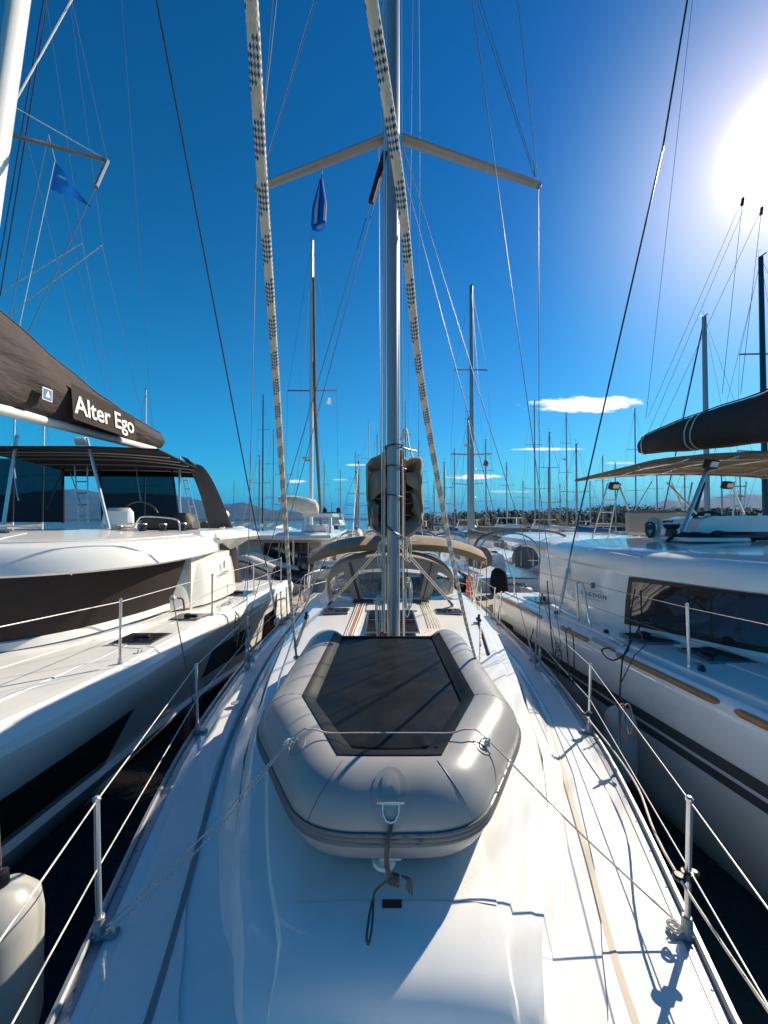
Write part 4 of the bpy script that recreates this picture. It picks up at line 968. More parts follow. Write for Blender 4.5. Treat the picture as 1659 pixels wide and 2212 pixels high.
# hanging side cloth and lower tail
part(MB().grid(lambda u, v: PY(lerp(lerp(391, 434, u), lerp(455, 512, u), v**.8), lerp(lerp(985, 1006, u), lerp(1150, 1152, u), v), lerp(9.7, 9.9, v))+Vector((.03*math.sin(7*u+4*v), .05*math.sin(9*u+3*v), 0)), 10, 16, thick=(.0, .006, 0)), 'hanging_cloth', fabric('grey_brown_mesh', (.15, .13, .12), .12, .6, 2.5), catL, ang=60)
part(MB().grid(lambda u, v: PY(lerp(lerp(472, 508, u), lerp(478, 528, u), v), lerp(1150, lerp(1297, 1283, u), v), 9.9)+Vector((0, .05*math.sin(10*u+3*v), 0)), 8, 12), 'hanging_cloth', MATS['grey_brown_mesh'] if 'grey_brown_mesh' in MATS else CANV, catL, ang=60)
# ladders beyond the screens
def ladder(parent, xa0, xa1, ya, xb0, xb1, yb, Y, n, m_=SHINY, r_=.018, nm='ladder'):
    L0, L1, R0, R1 = PY(xa0, ya, Y), PY(xb0, yb, Y), PY(xa1, ya, Y), PY(xb1, yb, Y)
    o = part(MB().tube([L0, L1], r_, 6).tube([R0, R1], r_, 6), nm, m_, parent)
    for k in range(n):
        t_ = (k+.5)/n; part(MB().tube([L0.lerp(L1, t_), R0.lerp(R1, t_)], r_*.9, 6), 'rung', m_, o)
ladder(catL, 161, 189, 1003, 170, 190, 1128, 9.9, 5); ladder(catL, 391, 398, 1010, 418, 432, 1140, 10.6, 7, r_=.014)
# boom, cover, lettering
BA, BB = Vector((-6.15, 6.2, 0)), Vector((-6.28, 10.75, 0))
def boomz(t): return lerp(5.02, 5.16, t)
part(MB().loft([[BA.lerp(BB, t)+Vector((.10*math.cos(a), 0, boomz(t)-.05+.09*math.sin(a))) for a in [2*math.pi*k/14 for k in range(14)]] for t in (-.05, .3, .7, .93)], caps=True), 'boom', GEL2, catL)
def coverring(t, wob):
    zt = [6.50, 6.22, 5.98, 5.80, 5.69, 5.62][min(5, int(t*5))]; zt2 = [6.50, 6.22, 5.98, 5.80, 5.69, 5.62][min(5, int(t*5)+1)]; zt = lerp(zt, zt2, t*5-int(t*5))
    zb = lerp(5.02, 5.20, t); w = lerp(.30, .13, t); P = []
    for k in range(20):
        a = 2*math.pi*k/20; cz = (zt+zb)/2; hh = (zt-zb)/2
        ww = w*(1-.55*max(0, math.sin(a))**1.5); ww *= 1+wob*math.sin(5*a+t*9)*.13+wob*math.sin(19*t+2*a)*.08+wob*math.sin(37*t+7*a)*.03
        P.append(BA.lerp(BB, t)+Vector((ww*math.cos(a), 0, cz+hh*math.sin(a)+.012*math.sin(t*25)*wob)))
    return P
sc_ = thing('sail_cover', (-6.2, 8, 5.4), 'dark brown sail cover with white lettering on the boom of the left catamaran', 'sail cover')
part(MB().loft([coverring(t/26, 1) for t in range(-3, 27)], caps=True), 'cover_cloth', CANVD, sc_, ang=70)
part(MB().tube([coverring(t/26, 1)[5]+Vector((0, 0, .012)) for t in range(-2, 27)], .018, 6), 'cover_zip', CANVD2, sc_)
part(MB().grid(lambda u, v: Vector((lerp(-5.80, -5.91, u)-.06*v, lerp(7.15, 9.15, u), lerp(5.08, lerp(5.76, 5.66, u), v))), 10, 5), 'name_panel', fabric('brown_name_panel', (.045, .034, .03), 0, .5, 2), sc_)
WL = mat('white_lettering', (.80, .78, .70), .6)
T = text('Alter Ego', 'lettering', .50, frame((-5.855, 8.13, 5.22), (-.055, 1, .01), (-.09, 0, 1)), WL, sc_, bold=.007, extrude=.004, space=.98)
# slab feet that make the letters a serif face
BD = mat('blue_print', (.02, .12, .38), .5)
p0 = Vector((-5.83, 6.62, 5.36))
part(MB().box(p0, (.012, .20, .22), bevel=.005), 'maker_badge', WL, sc_); part(MB().box(p0+Vector((.008, 0, 0)), (.006, .16, .18)), 'badge_print', BD, sc_); part(MB().prism([p0+Vector((.012, -.05, -.05)), p0+Vector((.012, .0, .07)), p0+Vector((.012, .05, -.05))], (.003, 0, 0)), 'badge_drop', WL, sc_)
for t in (.04, .16, .86): 
    P = coverring(t, 1); part(MB().tube([P[k]+Vector((0, 0, 0)) for k in range(5, 17)], .014, 5), 'cover_lacing', CANVD2, sc_)
wire('lazy_jack', [PY(14, 700, 6.15), PY(4, 820, 6.15), PY(10, 880, 6.15)], .02, CREAM, sc_)
# mast with rake, spreader, wires
def emast(parent, x0, y0, z0, x1, y1, z1, a_, b__, m_, n=20, name='mast', taper=.9):
    P0, P1 = Vector((x0, y0, z0)), Vector((x1, y1, z1)); rg = []
    for t, s in ((0, 1), (.6, 1), (1, taper)):
        rg.append([P0.lerp(P1, t)+Vector((a_*s*math.cos(2*math.pi*k/n), b__*s*math.sin(2*math.pi*k/n), 0)) for k in range(n)])
    return part(MB().loft(rg, caps=True), name, m_, parent, ang=50)
WMAST = mat('white_painted_mast', (.76, .74, .70), .28, var=.04, coat=.2)
emast(catL, -6.13, 5.33, 2.9, -6.13, 7.2, 20.5, .105, .17, WMAST)
a, b_, c = PY(3, 285, 6.45), PY(232, 347, 6.9), PY(207, 403, 6.6)
part(MB().tube([a, b_], .045, 10, flat=.6), 'spreader', ALU, catL); part(MB().tube([b_, c], .035, 8), 'spreader_strut', ALU, catL)
part(MB().box(a, (.14, .2, .12), bevel=.02), 'spreader_root', BLACK, catL)
for (x0, y0, Y0, x1, y1, Y1, r_, m_) in ((0, 213, 6.4, 232, 346, 6.9, .008, WIREW), (25, 232, 6.4, 160, -10, 6.9, .014, WIREW), (232, 347, 6.9, 150, -20, 6.9, .004, WIREM),
        (104, -10, 6.6, 0, 640, 6.6, .009, WIRED), (96, -10, 6.9, 0, 560, 6.9, .009, WIRED), (207, 403, 6.6, 60, 720, 6.8, .007, WIREM),
        (334, -20, 3.8, 553, 1140, 6.4, .0095, WIRED), (553, 1140, 6.4, 577, 1225, 6.7, .0095, WIRED),
        (262, -10, 8, 330, 935, 10.7, .004, WIREM), (105, 290, 7.5, 20, 690, 7.5, .006, WIREM), (118, 350, 7.5, 30, 760, 7.5, .006, WIREW), (0, 632, 8, 177, 526, 8, .010, WIREW), (25, 675, 8, 220, 530, 8, .010, WIREW), (178, 526, 8, 250, 905, 9.8, .004, WIREM), (220, 530, 8, 315, 930, 10.5, .004, WIREM),
        (100, 0, 9, 178, 526, 9, .004, WIREM), (150, 0, 9, 222, 530, 9, .004, WIREM), (46, 250, 9, 200, 880, 9.5, .004, WIREM), (105, 290, 7.5, 240, 900, 9.6, .004, WIREM)):
    wire('rigging_wire', [PY(x0, y0, Y0), PY(x1, y1, Y1)], r_, m_, catL)
a, b_ = PY(577, 1225, 6.7), PY(598, 1342, 6.75)
part(MB().tube([a, a.lerp(b_, .15)], .012, 8).tube([a.lerp(b_, .15), a.lerp(b_, .75)], .021, 10).tube([a.lerp(b_, .75), b_], .012, 8), 'rigging_screw', SHINY, catL)
part(MB().box(b_, (.05, .2, .12), bevel=.02), 'chain_plate', SHINY, catL)
# rope with knot from lifeline down between the hulls, fenders, etc
def fender(x, y, z0, z1, r, m_, label, top=None, name='fender', capm=None, group=None):
    f = thing(name, (x, y, z0), label, 'fender', group)
    h = z1-z0
    part(MB().lathe((x, y, z0), [(.02, 0), (r*.55, .04*h), (r*.9, .12*h), (r, .22*h), (r, .78*h), (r*.92, .88*h), (r*.6, .96*h), (.03, h)], 28), 'fender_body', m_, f, ang=60)
    part(MB().lathe((x, y, z1-.07), [(r*.62, 0), (r*.34, .04), (.035, .06), (.03, .13), (.012, .14)], 14), 'fender_eye', capm or BLACK, f)
    if top: wire('fender_rope', [(x, y, z1+.05)]+[tuple(p) for p in top], .006, BROWNR if m_ is FENDER else BLKR, f)
    return f
x, y = -1.86, 1.90
fender(x, y, .55, 1.43, .165, FENDER, 'big scuffed white fender with black end hanging at the lower left between the hulls', [(x-.02, y, 1.75), (-2.4, 2.2, 2.1)], capm=mat('dark_fender_cap', (.015, .014, .02), .4))
# the tied rope by the left stanchion
a = PY(373, 1292, 4.9); b_ = PY(417, 1515, 3.75)
r1 = thing('fender_rope', tuple(a), 'grey rope running from the left catamaran lifeline down to its dark red fender', 'rope')
wire('rope', smooth_path([a, a.lerp(b_, .5)+Vector((0, 0, -.02)), b_], 6), .006, BROWNR, r1)
knot(a, .008, .028, CREAM, 11, 'rope_knot', 'tan knot tied round the top lifeline of the left catamaran', 4)
wire('rope_end', smooth_path([a+Vector((.06, 0, .0)), a+Vector((.13, 0, -.02)), a+Vector((.15, 0, -.16))], 5), .011, mat('faded_red_rope', (.22, .09, .06), .9), r1)
REDF = mat('dark_red_fender', (.14, .015, .012), .5)
x, y, z = b_.x-.02, b_.y, b_.z
f = thing('fender', (x, y, z-.4), 'small dark red tapered fender squeezed beside the second stanchion on the left', 'fender')
part(MB().lathe((x, y, z-.42), [(.02, 0), (.09, .03), (.105, .12), (.04, .32), (.022, .38)], 16), 'fender_body', REDF, f, ang=60)

# ================================================================ right catamaran
catR = thing('catamaran', (6.6, 6.5, 0), 'white catamaran moored on the right with teak rubbing strips and two grey hull stripes', 'catamaran', 'catamarans moored beside the yacht')
RE = [(-1.5, 3.7), (0, 3.25), (1.2, 2.98), (2.3, 2.82), (3.7, 2.72), (5.1, 2.62), (6.5, 2.52), (8, 2.38), (9.4, 2.30), (10.2, 2.34)]
RZ = [(-1.5, 1.95), (2, 1.80), (4, 1.74), (6, 1.69), (8, 1.65), (10.2, 1.6)]
re_ = lambda y: sinterp(RE, y); rz_ = lambda y: interp(RZ, y)
ysR = [lerp(-1.5, 8.15, i/40) for i in range(41)]
def rhull(y):
    x, z = re_(y), rz_(y); n = interp([(-1.5, .5), (2, .30), (5, .16), (10, .08)], y)
    return [(x+.03, z), (x-.005, z-.015), (x-.05, z-.07), (x-.07, z-.16), (x-.06, z-.42), (x-.03+n*.08, z-.75), (x+n*.35, z-1.1), (x+n*.9, z-1.45), (x+n*1.6, .02), (x+n*2+.3, -.4)]
def rhull_at(y, z):
    P = rhull(y)
    for a, b in zip(P[1:], P[2:]):
        if a[1] >= z >= b[1]: k = (a[1]-z)/(a[1]-b[1]); return lerp(a[0], b[0], k)
    return P[-1][0]
part(MB().loft([[Vector((x, y, z)) for x, z in rhull(y)]+[Vector((6.6, y, -.4)), Vector((6.6, y, 1.0))] for y in ysR], caps=True), 'hull', GELH, catR, ang=40)
part(MB().loft([[Vector((re_(y)+.03+d, y, rz_(y)+h)) for d, h in ((0, 0), (.13, .004), (.14, .028), (.20, .03), (.21, .006), (.7, .004), (.71, .014), (6.3, .02))] for y in ysR], ring_closed=False), 'deck', GEL, catR, ang=20)
STR = mat('charcoal_hull_stripe', (.075, .085, .085), .3, var=.05)
for (za, zb) in ((1.24, 1.13), (1.095, 1.01)):
    f_ = lambda y, z: rhull_at(y, z+(.155/3.25)*(4.18-y)*.9 if False else z+.048*(4.18-y))-.004
    part(MB().grid(lambda u, v: (lambda y, z: Vector((rhull_at(y, z)-.005, y, z)))(lerp(-1.0, 8.1, u), lerp(za, zb, v)+.052*(4.18-lerp(-1.0, 8.1, u))*(1 if lerp(-1, 8.1, u) < 4.18 else .7)), 60, 3), 'hull_stripe', STR, catR, ang=60)
for (ya, yb) in ((1.0, 2.0), (2.1, 3.05), (3.12, 4.42), (4.87, 5.62), (6.1, 8.05)):
    def tk(u, v):
        y = lerp(ya, yb, u); e = min(1, min(u, 1-u)*(yb-ya)/.06); a = math.pi*(v)
        return Vector((re_(y)-.028-.030*e*math.sin(a), y, rz_(y)-.062+.030*e*math.cos(a)*1.2))
    part(MB().grid(tk, 24, 8), 'teak_strip', TEAK, catR, ang=60)
for (ya, yb, z0, z1) in ((7.2, 7.8, .95, 1.22), (5.6, 6.7, .62, .80)):
    part(MB().grid(lambda u, v: Vector((rhull_at(lerp(ya, yb, u), lerp(z0, z1, v))-.006, lerp(ya, yb, u), lerp(z0, z1, v))), 6, 3), 'hull_window', GLASSD, catR)
# deck gear
for (x0, y0, w, l) in ((3.25, 4.75, .48, .42), (3.52, 4.12, .5, .45), (3.05, 7.25, .7, .6)):
    z = rz_(y0)+.02; f_ = part(MB().box((x0, y0, z), (w, l, .02), bevel=.008), 'deck_hatch', ALUD, catR)
    part(MB().box((x0, y0, z+.012), (w-.08, l-.08, .012)), 'hatch_glass', GLASSD, f_)
    part(MB().lathe((x0-.02, y0+.05, z+.02), [(.07, 0), (.07, .03), (.04, .045)], 12), 'hatch_vent', BLACK, f_)
for (x, y) in ((2.92, 4.62), (3.12, 3.86), (2.88, 6.35)): part(MB().lathe((x, y, rz_(y)+.01), [(.055, 0), (.055, .006), (.03, .01)], 16), 'deck_filler', SHINY, catR)
for (x, y) in ((2.86, 4.98), (3.0, 3.66), (2.72, 6.1)): part(MB().lathe((x, y, rz_(y)+.03), [(.03, -.01), (.035, .01), (.02, .04)], 12), 'guide_block', BLACK, catR)
c = Vector((2.78, 4.62, 1.75)); part(MB().box(c, (.05, .26, .06), bevel=.015).tube([c+Vector((0, -.14, .04)), c+Vector((0, .14, .04))], .012, 8), 'mooring_cleat', SHINY, catR)
part(MB().grid(lambda u, v: Vector((re_(lerp(4.45, 4.86, v))-.045+.03*u, lerp(4.45, 4.86, v), rz_(4.6)-.04+.045*u)), 1, 6), 'chafe_strip', ALU, catR)
tops = []
for y, bracket in ((.8, 0), (3.72, 0), (5.55, 1), (7.75, 0)):
    x = 2.93 if abs(y-3.72) < .1 else re_(y)+.22
    z = rz_(y)
    if bracket:
        A0, A1 = PY(1245, 1262, 5.65), PY(1252, 1366, 5.65); B1 = PY(1281, 1380, 5.3); T1 = PY(1258, 1258, 5.6)
        part(MB().tube([A1, A0, A0+Vector((.03, -.01, .025)), T1, B1], .017, 10), 'gate_rail', SHINY, catR)
        for q in (A1, B1): part(MB().lathe((q.x, q.y, q.z-.0), [(.035, -.01), (.035, .006), (.02, .01)], 12), 'rail_foot', SHINY, catR)
        tops.append(tuple(T1)); continue
    s = part(MB().tube([(x, y, z+.01), (x-.012, y, z+.62)], .0145, 10).lathe((x-.012, y, z+.62), [(.013, 0), (.018, .006), (.015, .02), (.006, .026)], 10), 'stanchion', SHINY, catR)
    part(MB().lathe((x, y, z+.01), [(.04, 0), (.038, .008), (.02, .02), (.018, .05)], 12), 'stanchion_base', SHINY, s)
    tops.append((x-.012, y, z+.60))
wire('lifeline', tops, .0042, WIREM, catR); wire('lifeline', [(x, y, z-.30) for x, y, z in tops], .0035, WIREM, catR)
# cabin
WR = smooth_path([(3.05, 7.6, 0), (2.98, 6.6, 0), (2.96, 6.0, 0), (3.10, 5.4, 0), (3.50, 4.8, 0), (4.0, 4.05, 0), (4.8, 3.55, 0), (6.6, 3.3, 0), (8.4, 3.5, 0)], 6)
RR2 = smooth_path([(3.25, 7.7, 0), (3.16, 6.7, 0), (3.12, 6.0, 0), (3.18, 5.3, 0), (3.46, 4.55, 0), (3.84, 3.86, 0), (4.6, 3.35, 0), (6.6, 3.05, 0), (8.6, 3.3, 0)], 6)
part(MB().loft([[Vector((a.x, a.y, 1.70)), Vector((a.x-.0, a.y, 2.1)), Vector((lerp(a.x, b.x, .5), lerp(a.y, b.y, .5)+.05, 2.50))] for a, b in zip(WR, RR2)], ring_closed=False), 'cabin_wall', GEL, catR, ang=50)
def wallpt(i, z, o=.006):
    i = max(0, min(len(WR)-1.001, i)); k = int(i); t = i-k
    a, b = WR[k].lerp(WR[k+1], t), RR2[k].lerp(RR2[k+1], t); m = Vector((lerp(a.x, b.x, .5), lerp(a.y, b.y, .5)+.05, 0))
    p = a.lerp(m, max(0, (z-2.1)/.4)) if z > 2.1 else a.copy()
    d = (WR[k+1]-WR[k]).normalized(); nrm = Vector((d.y, -d.x, 0)); 
    if nrm.dot(Vector((6.6, 6.5, 0))-a) > 0: nrm = -nrm
    return Vector((p.x, p.y, z))+nrm*o
iw0 = 20.5; iw1 = 46
BRF = mat('dark_brown_window_frame', (.030, .014, .012), .3)
part(MB().grid(lambda u, v: wallpt(lerp(iw0-.3*(1-v), iw1, u), lerp(1.80, 2.44, v), .006), 50, 4), 'window_band', BRF, catR, ang=60)
GLR = glass('reflecting_cabin_glass', (.10, .08, .08), .02, .28)
GLM = mat('mirror_cabin_glass', (.035, .026, .030), .04, coat=.8, spec=1.0)
for (a, b, nm) in ((20.9, 25.6, 0), (27.2, 34.0, 0), (35, 44, 0)):
    part(MB().grid(lambda u, v: wallpt(lerp(a, b, u), lerp(1.87, 2.385, v), .012), 16, 3), 'window', GLM, catR, ang=60)
part(MB().grid(lambda u, v: wallpt(lerp(25.75, 27.05, u), lerp(1.88, 2.30, v), .012), 4, 2), 'window', GLM, catR, ang=60)
# lettering on the side
def at_wall(x, y):
    best = min(range(0, 400), key=lambda k: abs(wallpt(k*.1, 2.1).x/wallpt(k*.1, 2.1).y-(x-829.5)/F)+(k > 330)*9); return best*.1
il = at_wall(1279, 1280); P0 = wallpt(il, 2.12, .008); tg = (wallpt(il+.6, 2.12, .008)-wallpt(il-.6, 2.12, .008)).normalized()
text('LAGOON', 'lettering', .082, frame(P0+Vector((0, 0, -.04)), tg, (0, 0, 1)), LOGO, catR, bold=.0005, space=1.55)
GRN = mat('teal_print', (.01, .22, .20), .4)
nr_ = tg.cross(Vector((0, 0, 1)))
part(MB().tube([P0+tg*.0+Vector((0, 0, .085))-nr_*0, P0+Vector((0, 0, .165))], [.03, .03], 12, flat=.15), 'emblem', GRN, catR)
for dz in (-.075, .055):
    for s in ((-1, -.15), (.15, 1)) if dz > 0 else ((-1, 1),):
        part(MB().tube([P0+tg*(.23*s[0])+Vector((0, 0, dz)), P0+tg*(.23*s[1])+Vector((0, 0, dz))], .002, 4), 'print_line', LOGO, catR)
# roof
def rring(h, inset):
    c = Vector((6.6, 7.2, 0)); out = []
    for p in RR2: d = c-p; d.normalize(); out.append(Vector((p.x+d.x*inset, p.y+d.y*inset, h)))
    return out
r2 = [rring(h, i) for h, i in ((2.47, .14), (2.44, .05), (2.46, .0), (2.56, -.02), (2.66, .01), (2.73, .08), (2.765, .20), (2.80, .6), (2.84, 1.3), (2.87, 2.3), (2.88, 3.2))]
part(MB().loft([list(x) for x in zip(*r2)], ring_closed=False), 'roof', GEL, catR, ang=40)
for pts in ([(1266, 1196, 6.05), (1270, 1186, 6.05), (1340, 1195, 5.3), (1385, 1204, 5.0), (1412, 1219, 4.85)], [(1500, 1223, 4.75), (1520, 1212, 4.75), (1570, 1215, 4.5), (1659, 1222, 4.1), (1720, 1228, 3.95), (1730, 1240, 3.9)]):
    part(MB().tube([PY(*p) for p in pts], .014, 8), 'handrail', SHINY, catR)
part(MB().box((6.3, 6.9, 2.98), (2.6, .9, .26), bevel=.08), 'cockpit_coaming', GEL, catR)
part(MB().box((4.9, 5.9, 2.90), (.9, .6, .06), bevel=.02), 'winch_plinth', GEL, catR)
# helm console, wheel, winches
a = PY(1500, 1160, 6.4)
part(MB().prism([PY(1492, 1160, 6.3), PY(1518, 1122, 6.3), PY(1540, 1115, 6.3), PY(1720, 1113, 6.3), PY(1720, 1165, 6.3)], (0, .8, 0)), 'helm_console', GEL, catR)
part(MB().box(PY(1420, 1129, 8.0), (1.3, .12, .50), bevel=.05), 'backrest', mat('beige_upholstery', (.42, .34, .28), .7, bump=.1, bscale=5), catR)
c = PY(1532, 1165, 6.6); part(MB().tube([c+Vector((.42*math.cos(a), 0, .47*math.sin(a))) for a in [math.pi*k/20 for k in range(-1, 22)]], .022, 8), 'steering_wheel', BLACK, catR)
for (x, y, Y, s) in ((1451, 1167, 6.2, 1.5), (1444, 1150, 7.0, 1.2)):
    p = PY(x, y, Y); wn_ = part(MB().lathe(p, [(.085*s, 0), (.085*s, .03*s), (.06*s, .05*s), (.05*s, .12*s), (.07*s, .14*s), (.08*s, .17*s)], 18), 'winch', BLACK, catR)
    part(MB().lathe(p+Vector((0, 0, .17*s)), [(.08*s, 0), (.07*s, .02), (.03*s, .03)], 16), 'winch_cap', SHINY, wn_)
coil('rope_coil', tuple(PY(1412, 1118, 6.6)), .012, 7, CREAM, catR, .3, .09); coil('rope_coil', tuple(PY(1402, 1128, 6.5)), .012, 4, mat('green_rope', (.05, .12, .09), .8), catR, .25, .07)
mbx = MB()
for k in range(9):
    a0 = PY(1470+k*18, 1166-3*(k % 3), 5.9)
    mbx.tube(smooth_path([a0+Vector((-.2, 0, -.02)), a0+Vector((-.05, .05, .05+.02*(k % 2))), a0+Vector((.12, -.04, .03)), a0+Vector((.26, .03, -.02))], 5), .028, 6)
part(mbx, 'black_bundle', BLKR, catR, ang=60)
part(MB().box(PY(1615, 1158, 5.8), (.9, .2, .13), bevel=.05), 'instrument_pod', BLACK, catR)
# canopy of the right catamaran
CAN2 = fabric('tan_canopy_lining', (.34, .25, .16), .22, .4, 2)
def can2(u, v):
    x = lerp(4.35+.22*(1-v), 9.4, u); y = lerp(6.5, 8.7, v); z = 4.05+.20*math.sin(math.pi*min(1, u*1.0+.02))**.6*.9+.10*(1-v)-.02*math.sin(v*9)*0
    return Vector((x, y, z))
part(MB().grid(can2, 30, 14, thick=(0, 0, .012), skip=None), 'canopy', CAN2, catR, ang=50)
part(MB().tube([Vector(can2(1, 0)), ]+[Vector(can2(u/20, 0)) for u in range(19, -1, -1)]+[Vector(can2(0, v/8)) for v in range(1, 9)]+[Vector(can2(u/20, 1)) for u in range(1, 21)], .03, 8), 'canopy_rim', fabric('tan_hem', (.20, .14, .10), 0, .3, 3), catR)
CLR = mat('translucent_skylight', (.75, .76, .72), .4, trans=.0); t = NT(CLR.node_tree); b = CLR.node_tree.nodes['Principled BSDF']; tr = t.n('ShaderNodeBsdfTranslucent'); tr.inputs[0].default_value = (.9, .9, .85, 1); mx = t.n('ShaderNodeMixShader'); mx.inputs[0].default_value = .8; t.put(mx.inputs[1], b.outputs[0]); t.put(mx.inputs[2], tr.outputs[0]); t.put([n for n in CLR.node_tree.nodes if n.type == 'OUTPUT_MATERIAL'][0].inputs[0], mx.outputs[0])
for u in (.12, .30, .48, .66, .84): part(MB().tube([Vector(can2(u+.02*math.sin(v), v/10))-Vector((0, 0, .035)) for v in range(11)], .016, 6), 'canopy_bow', SHINY, catR)
for v in (.15, .5, .82): part(MB().tube([Vector(can2(u/16, v))-Vector((0, 0, .04)) for u in range(17)], .018, 6), 'canopy_bow', SHINY, catR)
for (x0, y0, Y0, x1, y1, Y1, r_, m_) in ((1465, 1172, 5.9, 1529, 1008, 6.6, .032, SHINY), (1440, 1042, 8.4, 1508, 1112, 8.0, .02, SHINY), (1450, 1042, 8.6, 1478, 1105, 8.6, .018, SHINY), (1495, 1042, 8.6, 1483, 1105, 8.6, .018, SHINY), (1333, 1040, 8.6, 1382, 1158, 8.4, .022, SHINY), (1578, 1042, 8.6, 1608, 1110, 8.6, .022, SHINY), (1520, 1042, 8.6, 1500, 1108, 8.6, .04, BLACK), (1408, 1040, 8.7, 1355, 1130, 8.9, .01, SHINY)):
    part(MB().tube([PY(x0, y0, Y0), PY(x1, y1, Y1)], r_, 8), 'canopy_post', m_, catR)
for (x, y, Y) in ((1536, 1003, 6.5), (1327, 1050, 8.4), (1571, 1048, 8.4)):
    p = PY(x, y, Y); l_ = part(MB().box(p, (.22, .12, .16), rx=.4, rz=.2, bevel=.02), 'deck_light', BLACK, catR); part(MB().box(p+Vector((0, -.075, -.01)), (.14, .02, .09), rx=.4, rz=.2), 'light_lens', GEL, catR)
ladder(catR, 1313, 1338, 1044, 1278, 1312, 1168, 8.9, 5, nm='boarding_ladder'); ladder(catR, 1587, 1612, 1040, 1583, 1604, 1125, 9.5, 4, nm='boarding_ladder')
# boom bag
RBB = [(9.85, 1387), (6.6, 1662), (4.2, 1900)]
sc2 = thing('sail_cover', (6.7, 8, 5), 'plain dark brown sail cover over the boom of the right catamaran', 'sail cover')
def rcov(t, wob=1):
    y = lerp(9.85, 4.5, t); x = 6.62; zt = lerp(5.36, 5.45, t)+.06*math.sin(min(1, t*6)*math.pi/2)-.06; zb = lerp(4.86, 4.45, min(1, t*1.4)); w = .34*min(1, .35+t*3)
    P = []
    for k in range(22):
        a = 2*math.pi*k/22; hh = (zt-zb)/2*min(1, .82+t*4)
        ca, sa = math.cos(a), math.sin(a); ca = math.copysign(abs(ca)**.65, ca); sa = math.copysign(abs(sa)**.8, sa)
        P.append(Vector((x+w*ca*(1-.45*max(0, sa))*(1+.05*math.sin(7*t*3+3*a)*wob+.03*math.sin(23*t+5*a)), y, (zt+zb)/2+hh*sa*(1+.03*math.sin(14*t+a*2)+.02*math.sin(31*t)))))
    return P
part(MB().loft([rcov(t/24) for t in range(25)], caps=True), 'cover_cloth', CANVD2, sc2, ang=70)
part(MB().tube([rcov(t/24)[9]+Vector((-.012, 0, 0)) for t in range(2, 25)], .008, 5), 'cover_seam', CANVD, sc2)
part(MB().tube([rcov(t/24)[6]+Vector((0, 0, .02)) for t in range(0, 25)], .014, 5), 'cover_zip', CANVD, sc2)
for t in (.04, .34, .37):
    P = rcov(t); part(MB().tube([P[k]+(P[k]-sum(P, Vector())/22).normalized()*.012 for k in range(6, 17)], .012, 6), 'lashing', CREAM, sc2)
part(MB().tube([(6.62, 9.5, 5.0), (6.62, 4.5, 4.62)], .11, 14), 'boom', ALU, catR)
emast(catR, 6.62, 4.2, 2.8, 6.62, 5.1, 19.5, .13, .2, WMAST)
for (x0, y0, Y0, x1, y1, Y1, r_, m_) in ((1488, -20, 4.6, 1432, 318, 4.9, .0125, WIRED), (1432, 318, 4.9, 1236, 1180, 6.3, .0125, WIRED), (1236, 1180, 6.3, 1232, 1200, 6.35, .013, WIRED), (1498, -20, 7.5, 1395, 905, 8.6, .005, WIREM), (1659, 330, 9, 1400, 935, 9.85, .005, WIREM), (1604, 430, 9, 1400, 900, 9.8, .005, WIREM), (1625, 360, 9, 1604, 432, 9, .006, WIREM), (1604, 432, 9, 1560, 850, 8, .005, WIREM), (1659, 420, 8.5, 1645, 452, 8.5, .006, WIREM), (1645, 452, 8.5, 1425, 925, 9.3, .005, WIREM), (1645, 452, 8.5, 1600, 850, 8, .005, WIREM)):
    wire('rigging_wire', [PY(x0, y0, Y0), PY(x1, y1, Y1)], r_, m_, catR)
for (x, y) in ((1604, 436), (1645, 456)): part(MB().tube([PY(x+1, y-8, 8.9), PY(x-1, y+8, 8.9)], .03, 8), 'rigging_block', BLACK, catR)
a, b_ = PY(1232, 1200, 6.35), PY(1203, 1350, 6.0)
part(MB().tube([a, a.lerp(b_, .2)], .014, 8).tube([a.lerp(b_, .2), a.lerp(b_, .7)], .026, 10).tube([a.lerp(b_, .7), b_], .016, 8), 'rigging_screw', SHINY, catR)
# fenders and ropes on the right
fender(2.36, 3.88, .60, 1.33, .145, FENDER, 'pale fender hanging between the yacht and the right catamaran by a black rope', [(2.38, 3.9, 1.55), (2.62, 4.05, 1.78), (2.9, 4.3, 1.80), (2.98, 4.6, 2.05)])
fender(2.20, .95, .3, 1.0, .15, mat('yellowed_fender', (.52, .44, .30), .4), 'yellowed fender end at the lower right edge beside the catamaran hull')
rb = thing('fender_rope', tuple(PY(1385, 1360, 4.3)), 'black rope looped over the lifeline onto the deck of the catamaran at right', 'rope')
part(MB().tube(smooth_path([PY(1372, 1272, 4.4), PY(1362, 1330, 4.4), PY(1358, 1400, 4.1), PY(1330, 1425, 4.2), PY(1310, 1420, 4.3), PY(1300, 1404, 4.4), PY(1318, 1400, 4.5), PY(1332, 1410, 4.4)], 6), .008, 6).tube(smooth_path([PY(1384, 1275, 4.3), PY(1386, 1340, 4.2), PY(1383, 1352, 4.2), PY(1350, 1410, 4.0), PY(1343, 1440, 3.95), PY(1338, 1515, 3.88)], 6), .008, 6), 'rope', BLKR, rb, ang=60)
for (xs, lb) in ((((1222, 1290), (1226, 1340), (1222, 1400)), 'x'),): pass
tie = thing('rope_tail', tuple(PY(1235, 1380, 4.3)), 'black rope looped over the upper lifeline between the second and third right stanchions', 'rope')
part(MB().tube(smooth_path([PY(1222, 1360, 4.2), PY(1228, 1440, 4.0), PY(1234, 1490, 3.8), PY(1240, 1440, 4.0), PY(1238, 1375, 4.2), PY(1230, 1356, 4.3), PY(1221, 1357, 4.2)], 6), .006, 6), 'rope', BLKR, tie, ang=60)
